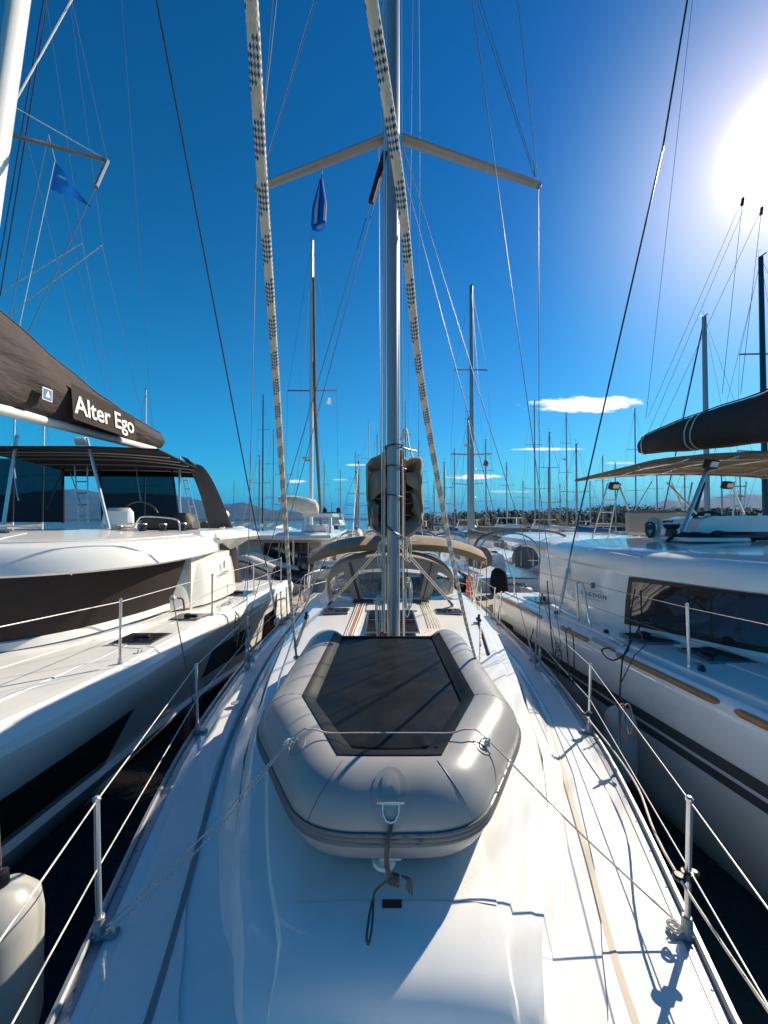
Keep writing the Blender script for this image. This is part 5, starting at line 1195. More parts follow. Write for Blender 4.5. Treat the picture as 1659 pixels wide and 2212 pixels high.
tl2 = thing('rope_tail', tuple(PY(1360, 1540, 3.2)), 'dark looped rope end hanging from the lifeline in front of the pale fender', 'rope')
part(MB().tube(smooth_path([PY(1354, 1600, 3.05), PY(1340, 1560, 3.1), PY(1345, 1530, 3.15), PY(1358, 1522, 3.2), PY(1366, 1555, 3.1), PY(1360, 1590, 3.0), PY(1352, 1560, 3.1), PY(1349, 1525, 3.15), PY(1338, 1530, 3.1), PY(1338, 1600, 3.0), PY(1340, 1630, 3.0)], 6), .007, 6), 'rope', BROWNR, tl2, ang=60)
for (x, y, Y) in ((1193, 1380, 4.85), (1197, 1420, 4.9), (508, 1400, 4.9)):
    pass
# flag of the left cat: triangular pennant, and the bunched flag under the yacht's spreader
BLF = fabric('blue_flag_cloth', (.01, .15, .52), .35, .5, 4); LBF = fabric('light_blue_flag_cloth', (.62, .72, .82), .35, .3, 4)
fg = thing('pennant', tuple(PY(118, 352, 7.4)), 'blue triangular pennant flying from the left catamaran rigging', 'flag')
A, B, C_ = PY(120, 350, 7.4), PY(110, 408, 7.4), PY(195, 444, 7.4)
part(MB().grid(lambda u, v: A.lerp(B, v).lerp(A.lerp(C_, .98).lerp(C_, v), u)+Vector((0, .07*math.sin(7*u), .02*math.sin(6*u))), 12, 8), 'flag_cloth', BLF, fg, ang=60)
cc = A*.42+B*.30+C_*.28
part(MB().grid(lambda u, v: cc+Vector((.12*math.cos(2*math.pi*u)*v+.0, -.03, -.09*math.sin(2*math.pi*u)*v-.07*math.cos(2*math.pi*u)*v)), 16, 3), 'flag_print', fabric('mid_blue_flag_print', (.10, .36, .66), .3, .3, 4), fg, ang=60)
wire('flag_line', [A, PY(105, 290, 7.5)], .004, WIREW, fg); 
fg = thing('courtesy_flag', tuple(PY(692, 380, 4.6)), 'blue and white flag hanging limp under the left spreader of the yacht', 'flag')
def lf(u, v):
    w = lerp(3, 19, min(1, v*1.6)); x = lerp(694, 688, v)+w*math.sin(u*math.pi*1.9-1)*.9; y = lerp(382, 496, v)-14*u*v
    return PY(x, y, 4.6)+Vector((0, .05*math.sin(9*u), 0))
part(MB().grid(lf, 20, 14), 'flag_cloth', BLF, fg, ang=60)
for u0 in (.12, .42, .72): part(MB().grid(lambda u, v: Vector(lf(u0+.13*u, .15+.83*v))+Vector((0, -.03, 0)), 4, 10), 'flag_stripe', LBF, fg, ang=60)
wire('flag_line', [PY(697, 368, 4.6), PY(694, 382, 4.6)], .003, WIREW, fg)
gf = thing('ensign', tuple(PY(470, 1200, 9.5)), 'blue and white striped ensign hanging at the stern of the left catamaran', 'flag')
for k in range(6):
    part(MB().grid(lambda u, v: PY(lerp(463, 489, (k+u)/6)-4*v+2*math.sin(5*v), lerp(1192, 1258, v)+8*math.sin(.5*k), 9.4)+Vector((0, .03*math.sin(6*u+2*v), 0)), 3, 8), 'flag_stripe', BLF if k % 2 == 0 else SAILW, gf, ang=60)
# white tender carried on the stern of the left catamaran
tn = thing('white_tender', tuple(PY(490, 1160, 8.6)), 'small white hard tender with a pointed bow beside the hanging cloth', 'tender')
rg = []
for t, w, h, dy in ((0, .03, .10, 0), (.12, .18, .34, 0), (.35, .34, .42, .05), (.7, .42, .45, .1), (1.0, .42, .45, .15)):
    c = Vector((lerp(-3.38, -3.9, t), lerp(8.25, 10.2, t), 2.93))
    rg.append([c+Vector((-w, 0, 0)), c+Vector((-w*.8, 0, -h*.55)), c+Vector((0, 0, -h)), c+Vector((w*.8, 0, -h*.55)), c+Vector((w, 0, 0)), c+Vector((w*.5, 0, .05)), c+Vector((-w*.5, 0, .05))])
part(MB().loft(rg, caps=True), 'tender_hull', GEL2, tn, ang=25)
wire('tender_line', smooth_path([Vector((-3.55, 8.5, 2.99)), Vector((-3.6, 8.7, 3.03)), Vector((-3.8, 8.9, 3.0)), Vector((-3.5, 9.0, 3.0))], 4), .01, GEL, tn)

for (lb, pts, r_, m_) in (('black looped rope over the teak strip near the far end of the right catamaran', [(1108, 1305, 7.6), (1113, 1340, 7.5), (1121, 1377, 7.3), (1115, 1340, 7.5), (1109, 1306, 7.6)], .008, BLKR),
        ('black rope slanting from the right catamaran down to the yacht rail', [(1172, 1281, 6.9), (1163, 1320, 6.6), (1143, 1394, 6.2)], .009, BLKR),
        ('dark rope from the left gate rails toward the right catamaran', [(1086, 1297, 7.8), (1079, 1312, 7.6), (1077, 1340, 7.4)], .007, BLKR),
        ('brown rope falling beside the chain plate on the right side deck', [(1182, 1255, 6.0), (1188, 1340, 5.6), (1194, 1400, 5.3), (1206, 1462, 5.0)], .009, BROWNR),
        ('grey rope slung low along the left catamaran shroud', [(528, 1190, 8.2), (530, 1260, 7.9), (518, 1345, 6.6), (512, 1395, 5.6)], .007, BROWNR)):
    o = thing('tie_rope', tuple(PY(*pts[0])), lb, 'rope'); part(MB().tube(smooth_path([PY(*p) for p in pts], 5), r_, 6), 'rope', m_, o, ang=60)
for (x, y, Y, lb) in ((1204, 1420, 4.95, 'tangle of brown line knotted round the right turnbuckles'), (511, 1352, 5.0, 'tangle of brown line knotted round the left turnbuckles')):
    rnd = random.Random(x); c = PY(x, y, Y); mbk = MB()
    for k in range(5): 
        h = -.16+.08*k; mbk.tube([c+Vector((.022*math.cos(a)*(1+.3*math.sin(2*a+k)), .03*math.sin(a), h+.03*math.sin(a+k))) for a in [2*math.pi*j/12 for j in range(12)]], .006, 5, closed=True)
    mbk.tube(smooth_path([c+Vector((.02, 0, .15)), c+Vector((.05, 0, .0)), c+Vector((.015, 0, -.2)), c+Vector((-.03, 0, -.05)), c+Vector((-.01, 0, .15))], 5), .006, 5)
    setp(part(mbk, 'rope_tangle', BROWNR, None, ang=60, loc=tuple(c)), lb, 'knot')
# ================================================================ pier
pier = thing('pier', (0, 11.9, 0), 'weathered timber pier running across behind the moored boats', 'pier')
PLK = mat('weathered_plank', (.40, .33, .25), .8, var=.25, vscale=3, bump=.2, bscale=30, stain=((.2, .16, .12), 4, .5, .8))
rnd = random.Random(2)
for r in range(14):
    xs = [-16, -9.5+rnd.uniform(-1, 1), -3+rnd.uniform(-1, 1), 3.2+rnd.uniform(-1, 1), 9.5+rnd.uniform(-1, 1), 16]
    for a, b in zip(xs, xs[1:]):
        part(MB().box(((a+b)/2, 10.98+r*.148, .72+rnd.uniform(-.003, .003)), (b-a-.008, .138, .04)), 'plank', PLK, pier, ang=0)
part(MB().box((0, 11.0, .60), (32, .12, .2)), 'edge_beam', PLK, pier); part(MB().box((0, 12.9, .60), (32, .12, .2)), 'edge_beam', PLK, pier)
for x in range(-14, 16, 4):
    for y in (11.1, 12.8): part(MB().tube([(x, y, -1), (x, y, .58)], .13, 8), 'pile', PLK, pier)
for (x, lb) in ((-2.3, 'grey mooring bollard on the pier left of the awning'), (3.4, 'grey mooring bollard on the pier right of the awning')):
    b = thing('bollard', (x, 11.3, .74), lb, 'bollard', 'bollards on the pier')
    part(MB().lathe((x, 11.3, .74), [(.09, 0), (.08, .05), (.06, .10), (.06, .22), (.10, .26), (.09, .30), (.03, .31)], 12), 'post', ALUD, b)
pb = thing('service_pedestal', (6.25, 11.2, .74), 'white service box on a post beside the right catamaran stern', 'service box')
part(MB().box((6.25, 11.2, 1.45), (.24, .2, .34), bevel=.03), 'box', GEL, pb); part(MB().tube([(6.25, 11.2, .74), (6.25, 11.2, 1.3)], .05, 8), 'post', SHINY, pb)
# stern gear of the yacht
rs = thing('rescue_sling', (2.17, 9.75, 1.2), 'red rescue sling strapped upright on the stern rail of the yacht', 'rescue sling')
part(MB().lathe((2.17, 9.75, 1.28), [(.03, 0), (.085, .03), (.095, .25), (.085, .48), (.04, .53)], 12), 'sling', mat('red_orange_cover', (.58, .07, .03), .6, bump=.1, bscale=12), rs)
for z in (1.4, 1.65): part(MB().tube([(2.17+.1*math.cos(a), 9.75+.1*math.sin(a), z) for a in [2*math.pi*k/12 for k in range(12)]], .012, 5, closed=True), 'strap', CREAM, rs)
for sg in (-1, 1):
    x0 = cx(10)+sg*(hw(10)-.06)
    part(MB().tube(smooth_path([(x0, 8.6, 1.23), (x0, 8.6, 1.83), (x0, 9.8, 1.85), (x0-sg*.3, 10.4, 1.85), (x0-sg*1.0, 10.45, 1.85), (x0-sg*1.05, 10.45, 1.25)], 4), .0125, 6), 'stern_rail', SHINY, yacht)
    part(MB().tube([(x0, 8.6, 1.53), (x0, 9.8, 1.54), (x0-sg*.3, 10.4, 1.54), (x0-sg*1.0, 10.45, 1.54)], .01, 6), 'stern_rail', SHINY, yacht)

# ================================================================ boats beyond
BLUH = mat('navy_hull', (.012, .022, .05), .15, coat=.4); BLKH = mat('black_hull', (.012, .012, .014), .15, coat=.4)
GRYC = fabric('grey_canvas', (.17, .165, .16), .05, .4, 3); BLUC = fabric('blue_canvas', (.01, .10, .30), .05, .4, 3); BEIC = fabric('beige_tarpaulin', (.50, .42, .30), .05, .9, 1.5); WHC = fabric('white_canvas', (.62, .62, .60), .08, .4, 3)
WINB = mat('black_window', (.012, .012, .014), .08, coat=.5)
def hull_loft(x, y0, L, B, fb, m_, parent, point=1, n=10, flare=.12, z0=-.2):
    """hull with its stern at y0 and its bow at y0+L*point"""
    rg = []
    for i in range(n+1):
        t = i/n; w = B/2*(1-max(0, (t-.45)/.55)**2.2)*(.86+.14*min(1, t*3)); w = max(w, .03); z = fb*(1+.22*max(0, t-.3)**1.5)
        y = y0+point*L*t
        rg.append([Vector((x+a*w, y, zz)) for a, zz in ((1, z), (1.0, z*.85), (1-flare*.6, z*.45), (1-flare*2, .05), (.3, z0), (-.3, z0), (-1+flare*2, .05), (-1+flare*.6, z*.45), (-1, z*.85), (-1, z))])
    part(MB().loft(rg, caps=True), 'hull', m_, parent, ang=40)
    part(MB().loft([[r[0]+Vector((-.02, 0, .0)), Vector((x, r[0].y, r[0].z+.06)), r[-1]+Vector((.02, 0, 0))] for r in rg], ring_closed=False), 'deck', GEL, parent)
    return rg
def mastrig(parent, X, Y, zt, zb=1.5, r=.09, ns=2, wid=1.0, m_=ALU, beam=3.4, furl=None, radar=None, lean=0, wr=.006, steps=False, flagc=None, seed=0):
    o = part(MB().tube([(X+lean, Y, zb), (X+lean*.3, Y, (zb+zt)*.5), (X, Y, zt)], [r, r, r*.8], 8), 'mast', m_, parent)
    tops = []
    for k in range(ns):
        z = zb+(zt-zb)*(k+1)/(ns+1); w = wid*(1-.18*k)
        for sg in (-1, 1): part(MB().tube([(X, Y, z), (X+sg*w, Y+.25, z+.08)], r*.32, 6), 'spreader', ALUD, parent)
        tops.append((w, z))
    for sg in (-1, 1):
        pts = [(X+sg*beam/2, Y+.2, 1.2)]+[(X+sg*w, Y+.25, z) for w, z in tops]+[(X, Y, zt-.1)]
        wire('shroud', pts, wr, WIREM, parent, n=4)
        if tops: wire('lower_shroud', [(X+sg*beam/2, Y+.2, 1.2), (X, Y, tops[0][1])], wr, WIREM, parent, n=4)
    wire('backstay', [(X, Y-5.2, 1.3), (X, Y, zt)], wr, WIREM, parent, n=4)
    wire('forestay', [(X, Y+4.8, 1.5), (X, Y, zt-.2)], wr if furl is None else .045, WIREM if furl is None else furl, parent, n=6)
    mh = MB(); mh.box((X, Y-.1, zt+.03), (.05, .4, .05)); mh.tube([(X, Y+.1, zt), (X, Y+.1, zt+.45)], .008, 4); mh.tube([(X-.12, Y+.1, zt+.45), (X+.14, Y+.1, zt+.45)], .008, 4); mh.tube([(X-.25, Y, zt+.06), (X, Y, zt)], .01, 4)
    part(mh, 'wind_vane', BLACK, parent)
    if radar:
        part(MB().lathe((X-.35, Y-.1, radar), [(.12, -.05), (.28, -.02), (.30, .04), (.26, .12), (.05, .16)], 14), 'radar_dome', GEL, parent)
        part(MB().box((X-.2, Y-.1, radar-.09), (.35, .12, .05)), 'radar_bracket', ALUD, parent)
    if steps:
        for k in range(16):
            z = zb+1+k*(zt-zb-2)/16; sg = -1 if k % 2 else 1
            part(MB().tube([(X+sg*r, Y-.02, z), (X+sg*(r+.15), Y-.02, z+.03), (X+sg*r, Y-.02, z+.14)], .012, 4), 'mast_step', ALUD, parent)
    if flagc:
        z = tops[0][1]; part(MB().grid(lambda u, v: (X+wid*.6+.35*u+.05*math.sin(5*v), Y+.2+.05*math.sin(7*u), z-.35-.45*v-.15*u), 5, 5), 'pennant', flagc, parent)
def sailboat(x, ytop, Y, label, hm=GELH, ns=2, cover=GRYC, wid=1.0, r=.09, m_=ALU, furl=None, radar=None, steps=False, flagc=None, hood=None, L=12, B=3.8, wheelcov=None, lean=0, wr=.006, detail=True, side=0, X=None):
    X = (x-829.5)/F*Y if X is None else X; zt = CZ+(1122-ytop)/F*Y
    y0 = Y-L*.55
    o = thing('sailing_boat', (X, Y, 0), label, 'sailing boat', 'sailing boats berthed beyond the pier')
    hull_loft(X, y0, L, B, 1.15, hm, o)
    mastrig(o, X, Y, zt, 1.6, r, ns, wid, m_, B*.9, furl, radar, lean, wr, steps, flagc)
    rg = [[Vector((X+a*w, y0+L*t, z)) for a, z in ((1, 1.15), (.86, 1.15+h), (-.86, 1.15+h), (-1, 1.15))] for t, w, h in ((.30, B*.33, .5), (.45, B*.33, .48), (.62, B*.28, .34), (.72, B*.18, .08))]
    part(MB().loft(rg, caps=True), 'cabin', GEL, o, ang=25)
    for sg in (-1, 1): part(MB().box((X+sg*B*.31, y0+L*.45, 1.42), (.03, L*.16, .14), ry=sg*-.25), 'window', WINB, o)
    bx, by = (side, .35) if side else (.08, -.99)
    part(MB().tube([(X+.3*bx, Y+.3*by, 2.25), (X+4.6*bx, Y+4.6*by, 2.3)], .07, 8), 'boom', ALU, o)
    part(MB().loft([[Vector((X+bx*(.25+4.1*t)+w*math.cos(a)*abs(by), Y+by*(.25+4.1*t)+w*math.cos(a)*abs(bx), 2.45+.6*h*math.sin(a)+.03*math.sin(9*t+a))) for a in [2*math.pi*k/10 for k in range(10)]] for t, w, h in ((0, .16, .42), (.15, .2, .36), (.5, .17, .26), (.85, .12, .2), (1, .05, .1))], caps=True), 'sail_cover', cover, o, ang=60)
    if hood is not None:
        part(MB().grid(lambda u, v: (X+1.25*math.sin((u-.5)*math.pi), y0+L*.30+(.0+.9*v)*math.cos((u-.5)*math.pi)**.5+0, 1.45+.75*math.cos((u-.5)*math.pi)**.6*(1-.3*v*v)), 14, 5), 'sprayhood', hood, o, ang=60)
    if detail:
        for sg in (-1, 1):
            pts = []
            for t in (.0, .15, .3, .45, .6, .75):
                w = B/2*(1-max(0, (t-.45)/.55)**2.2)*(.86+.14*min(1, t*3))-.08
                p = Vector((X+sg*w, y0+L*t+.05, 1.18)); pts.append(p+Vector((0, 0, .6))); part(MB().tube([p, pts[-1]], .013, 5), 'stanchion', SHINY, o)
            wire('lifeline', pts, .005, WIREM, o, n=4)
        part(MB().tube([(X-B*.42, y0+.1, 1.75), (X-B*.2, y0+.02, 1.78)], .014, 5).tube([(X+B*.42, y0+.1, 1.75), (X+B*.2, y0+.02, 1.78)], .014, 5), 'stern_rail', SHINY, o)
    if wheelcov:
        for sg in (-1, 1):
            part(MB().loft([[Vector((X+sg*.85+rr*math.cos(a), y0+yy, 1.7+rr*math.sin(a)*1.15)) for a in [math.pi*k/14*1.25-.35 for k in range(15)]]+[Vector((X+sg*.85, y0+yy, 1.35))] for yy, rr in ((.9, .44), (1.12, .48))], caps=True), 'wheel_cover', wheelcov, o, ang=40)
            part(MB().tube([(X+sg*.85-.22, y0+.86, 1.5), (X+sg*.85-.22, y0+.86, 2.05), (X+sg*.85+.22, y0+.86, 2.05), (X+sg*.85+.22, y0+.86, 1.5)], .014, 5), 'pedestal_guard', SHINY, o)
    return o
# the row across the pier
A_ = sailboat(672, 512, 26.3, 'white sailing boat with a tall mast and white sail bundle left of the grey mast', ns=1, cover=SAILW, wid=1.7, r=.14, m_=WMAST, radar=7.3, flagc=LBF, wr=.008, L=12.5, B=4.2)
part(MB().tube([(A_.location.x+.25, 25.6, 19.5), (A_.location.x+.2, 26.5, 11), (A_.location.x+.6, 27.2, 1.6)], [.08, .12, .10], 8), 'furled_genoa', GRYC, A_)
# sail bundle visible end-on, raised on its boom
zz = PY(645, 1095, 24.5)
part(MB().loft([[zz+Vector(((lerp(-1.0, .95, t))*1.28, .3*t, 1.28*(lerp(.38, -.12, t)+h*math.sin(a)+.03*math.sin(13*t+2*a))))+Vector((0, w*math.cos(a), 0)) for a in [2*math.pi*k/12 for k in range(12)]] for t, w, h in ((0, .12, .12), (.12, .22, .24), (.4, .3, .36), (.7, .34, .44), (.93, .3, .42), (1, .16, .2))], caps=True), 'stacked_sail', SAILW, A_, ang=60)
E_ = sailboat(1020, 612, 30, 'sailing boat with a stepped mast and a white radar dome right of the grey mast', ns=2, cover=GRYC, wid=1.6, r=.17, steps=True, radar=8.9, flagc=REDR, wr=.009, hm=BLUH, hood=None, L=10, B=3.0, side=.97)
N1 = sailboat(1100, 905, 20, 'white sailing boat with lettered transom and round grey covers over its wheels', ns=1, cover=GRYC, wid=.8, r=.07, L=12.2, B=2.95, wheelcov=GRYC, hood=None, X=4.4)
N1X = N1.location.x; y0 = 20-12.2*.55
N2 = sailboat(930, 1010, 19.8, 'white sailing boat with a navy hull and taupe hood right of the sprayhood', hm=BLKH, ns=1, cover=BLUC, wid=.8, r=.06, L=11.5, B=2.8, hood=WHC, X=1.6)
N3 = sailboat(742, 1000, 20.4, 'white boat with blue lettered stern behind the left part of the awning', ns=1, cover=WHC, wid=.8, r=.06, L=12, B=2.6, hood=None, X=-1.35)
BLK_T = mat('black_lettering', (.01, .01, .012), .5); BLU_T = mat('blue_lettering', (.02, .04, .16), .5)
text('BAGHEERA', 'lettering', .125, frame((N1X+.12, y0-.012, .93), (1, 0, 0), (0, 0, 1)), BLK_T, N1, bold=.004, space=1.1)
part(MB().box((N1X, y0-.004, 1.08), (2.0, .02, .02)), 'transom_step', GEL, N1)
y3 = 20.4-12*.55; n3 = N3.location.x
part(MB().box((n3, y3-.12, 1.35), (2.5, .3, .75), bevel=.12), 'stern_locker', GEL, N3)
text('Macavity', 'lettering', .26, frame((n3-.45, y3-.285, 1.42), (1, 0, 0), (0, 0, 1)), BLU_T, N3, bold=.006, shear=.35)
text('COS', 'lettering', .17, frame((n3-.45, y3-.285, 1.20), (1, 0, 0), (0, 0, 1)), BLU_T, N3, bold=.005)
# arch over the cockpit of the lettered boat
part(MB().tube(smooth_path([PY(1022, 1192, 15), PY(1040, 1160, 15), PY(1110, 1143, 15), PY(1190, 1148, 15), PY(1222, 1158, 15)], 6), .05, 6), 'awning_bow', GRYC, N1)
part(MB().tube(smooth_path([PY(1032, 1188, 14.2), PY(1060, 1158, 14.2), PY(1120, 1153, 14.2), PY(1158, 1175, 14.2), PY(1170, 1215, 14.2)], 6), .03, 6), 'awning_bow', SHINY, N1)
# outboard motors
def outboard(parent, x, y, z, s=1.0, m_=BLACK, rz=0):
    o = part(MB().loft([[Vector((x+a*s*w*math.cos(t)+off*s, y+b*s*math.sin(t), z+h*s)) for t in [2*math.pi*k/14 for k in range(14)]] for h, w, a, b, off in ((0, 1, .13, .16, 0), (.06, 1, .19, .2, 0), (.22, 1, .24, .22, .02), (.36, 1, .22, .2, .02), (.44, 1, .12, .12, 0))], caps=True), 'outboard_cowl', m_, parent, ang=40)
    part(MB().box((x, y, z-.2*s), (.14*s, .16*s, .5*s), bevel=.03).box((x-.02, y, z-.6*s), (.10*s, .12*s, .5*s), bevel=.03).box((x-.03, y, z-.86*s), (.3*s, .09*s, .07*s), bevel=.02), 'outboard_leg', m_, parent)
    part(MB().lathe((x, y-.18*s, z-.86*s), [(.02, 0), (.1*s, .02), (.02, .05)], 8, 'Y'), 'propeller', ALUD, parent)
# tender on the left, side-on
tb = thing('rigid_inflatable', tuple(PY(600, 1245, 12.7)), 'grey and white inflatable tender with a blue stripe and black outboard', 'dinghy')
PT = smooth_path([PY(512, 1212, 12.7), PY(530, 1210, 12.7), PY(560, 1222, 12.7), PY(600, 1238, 12.6), PY(640, 1246, 12.6), PY(664, 1249, 12.6)], 6)
part(MB().tube(PT, [lerp(.10, .215, min(1, i/9)) for i in range(len(PT)-3)]+[.20, .16, .08], 14), 'buoyancy_tube', mat('white_hypalon', (.62, .60, .56), .4, var=.06), tb)
part(MB().tube([p+Vector((0, .9, .02)) for p in PT], .2, 12), 'buoyancy_tube', MATS['white_hypalon'], tb)
part(MB().tube([p+Vector((0, -.20, -.03)) for p in PT[3:]], .04, 6), 'blue_stripe', mat('slate_blue_stripe', (.05, .08, .16), .4), tb)
part(MB().tube([p+Vector((0, .0, -.0)) for p in PT[-14:]], .222, 14), 'tube_end_cover', BLACKR, tb)
rg = []
for i, t in enumerate((0, .2, .5, .8, 1)):
    p = PT[int(t*(len(PT)-1))]; d = lerp(.12, .5, min(1, t*2))
    rg.append([p+Vector((0, -.05, -.1)), p+Vector((0, .45, -.1-d)), p+Vector((0, .95, -.1)), p+Vector((0, .95, .0)), p+Vector((0, -.05, .0))])
part(MB().loft(rg, caps=True), 'hull_bottom', GELH, tb)
o_ = PY(655, 1233, 12.6); outboard(tb, o_.x, o_.y+.3, o_.z-.1, 1.2, mat('dark_blue_cowl', (.012, .018, .035), .25, coat=.4))
part(MB().tube([PT[8]+Vector((0, 0, .22)), PT[8]+Vector((.1, -.23, 0)), PT[8]+Vector((.05, -.1, -.4))], .02, 5), 'lashing', BLKR, tb)
# motor catamaran behind it
mc = thing('motor_catamaran', (-3.9, 16, 0), 'cream motor catamaran with dark saloon glass and white hardtop beyond the tender', 'motor boat')
SAND = mat('sand_gelcoat', (.52, .47, .41), .35, var=.05)
part(MB().box((-3.9, 16.4, .55), (3.7, 5, 1.1), bevel=.2), 'hull', GELH, mc)
part(MB().box((-3.9, 16.6, 1.75), (3.2, 4.2, 1.45), bevel=.12), 'cabin', SAND, mc)
part(MB().loft([[Vector((x, y, z)) for x, y, z in ((-5.45+i, 13.9+j, zz), (-1.9-i, 13.9+j, zz), (-2.0-i, 18.9, zz), (-5.6+i, 18.9, zz))] for i, j, zz in ((.1, .1, 2.46), (0, 0, 2.52), (.05, .05, 2.62), (.3, .3, 2.70))], caps=True), 'roof', GEL, mc, ang=20)
for (xa, xb) in ((-4.5, -3.95), (-3.9, -3.4), (-3.35, -2.85), (-2.8, -2.4)):
    f_ = part(MB().box(((xa+xb)/2, 14.46, 1.75), (xb-xa, .04, 1.15)), 'saloon_door', WINB, mc); part(MB().box((xb+.02, 14.43, 1.75), (.05, .03, 1.15)), 'door_frame', ALU, mc)
part(MB().box((-4.95, 14.47, 1.7), (.8, .05, 1.1), bevel=.02), 'bulkhead', SAND, mc)
part(MB().tube([(-5.05+.06*math.cos(a), 14.43, 1.75+.06*math.sin(a)) for a in [2*math.pi*k/12 for k in range(12)]], .008, 5, closed=True), 'emblem', LOGO, mc)
for x in (-5.3, -3.3, -2.1): part(MB().tube([(x, 14.0, .9), (x, 14.0, 2.5)], .035, 6), 'roof_post', SHINY, mc)
part(MB().box((-3.8, 14.2, 1.12), (2.8, .3, .3), bevel=.05), 'aft_seat', SAND, mc)
part(MB().loft([[Vector((x, y, z)) for x, y, z in ((-3.1, 14.6, zz), (-1.95, 14.6, zz), (-1.95, 16.6, zz), (-3.2, 16.6, zz))] for zz in (3.30, 3.42)], caps=True), 'hardtop', GEL, mc, ang=20)
for x in (-3.0, -2.05): part(MB().tube([(x, 14.7, 3.3), (x+(.05 if x > -2.5 else -.05), 14.4, 2.68)], .06, 6), 'hardtop_strut', GEL, mc); part(MB().tube([(x, 14.7, 3.28), (x*.5-1.2, 14.8, 2.7)], .02, 5), 'hardtop_brace', SHINY, mc)
part(MB().box((-2.6, 15.2, 2.83), (1.2, .5, .3), bevel=.08), 'fly_seat', GEL, mc)
for p_ in (PY(655, 1145, 15), ): pass
# small fenders on its side
fender(-1.85, 13.1, .75, 1.35, .17, FENDER, 'cream round fender hanging beyond the pier next to the black outboard', name='fender')
fender(4.37, 11.9, .74, 1.12, .20, FENDER, 'white ball fender lying on the pier behind the right catamaran stern', name='fender')
# outboard under a black cover, right
ob_ = thing('covered_outboard', (3.75, 12.6, .9), 'outboard motor under a tall black cover on the pier edge right of the awning', 'outboard motor')
part(MB().loft([[Vector((3.75+w*math.cos(a), 12.6+.8*w*math.sin(a), z)) for a in [2*math.pi*k/12 for k in range(12)]] for z, w in ((.78, .2), (.9, .30), (1.25, .29), (1.5, .24), (1.62, .12))], caps=True), 'motor_cover', fabric('black_cover', (.012, .012, .016), 0, .5, 3), ob_, ang=60)
part(MB().box((3.75, 12.7, .8), (.3, .2, .12)), 'bracket', ALUD, ob_)
# neighbour catamaran beyond the right one
cn = thing('catamaran', (8.2, 16, 0), 'white catamaran across the pier, its rounded roof showing left of the right catamaran', 'catamaran')
for x in (6.8, 10.7): hull_loft(x, 13.3, 10, 1.7, 1.3, GELH, cn)
rg = []
for i, h in ((.25, 2.1), (.05, 2.13), (0, 2.2), (.08, 2.36), (.35, 2.48), (.9, 2.53)):
    rg.append([Vector((5.9+i, 14.0+i, h)), Vector((6.1+i, 13.6+i, h)), Vector((6.7+i, 13.4+i, h)), Vector((10.2-i, 13.4+i, h)), Vector((10.8-i, 14+i, h)), Vector((10.6-i, 19-i, h)), Vector((8, 20-i, h)), Vector((5.7+i, 19-i, h))])
part(MB().loft(rg, caps=True), 'roof', GEL, cn, ang=30)
part(MB().box((8.6, 16.5, 1.6), (3.6, 5, 1.1), bevel=.15), 'cabin', GEL, cn)
for x in (7.3, 8.05, 8.8, 9.55): part(MB().box((x, 13.97, 1.7), (.72, .04, .9)), 'saloon_door', WINB, cn)
cm = thing('catamaran', (10.5, 20, 0), 'white catamaran with a low flat roof right behind the boarding ladder', 'catamaran')
for x in (9.8, 13.2): hull_loft(x, 21, 10, 1.7, 1.3, GELH, cm)
part(MB().box((11.5, 25, 1.5), (3.6, 6, 1.2), bevel=.2), 'cabin', GEL, cm); part(MB().box((11.5, 24.2, 2.2), (4.6, 6, .2), bevel=.08), 'roof', GEL, cm)
for x in (10.4, 11.3, 12.3): part(MB().box((x, 21.98, 1.55), (.85, .04, .8)), 'saloon_door', WINB, cm)
mastrig(cm, PY(1521, 684, 26).x, 26, PY(1521, 684, 26).z, 2.7, .16, 1, 1.5, ALU, 6, furl=WIRED, wr=.01)
# tall dark mast at the right edge
K_ = sailboat(1654, 548, 20, 'sailing boat with a very tall dark mast at the right edge', ns=2, cover=GRYC, wid=1.2, r=.13, m_=mat('dark_mast', (.03, .04, .05), .3, .3), wr=.009, detail=False)
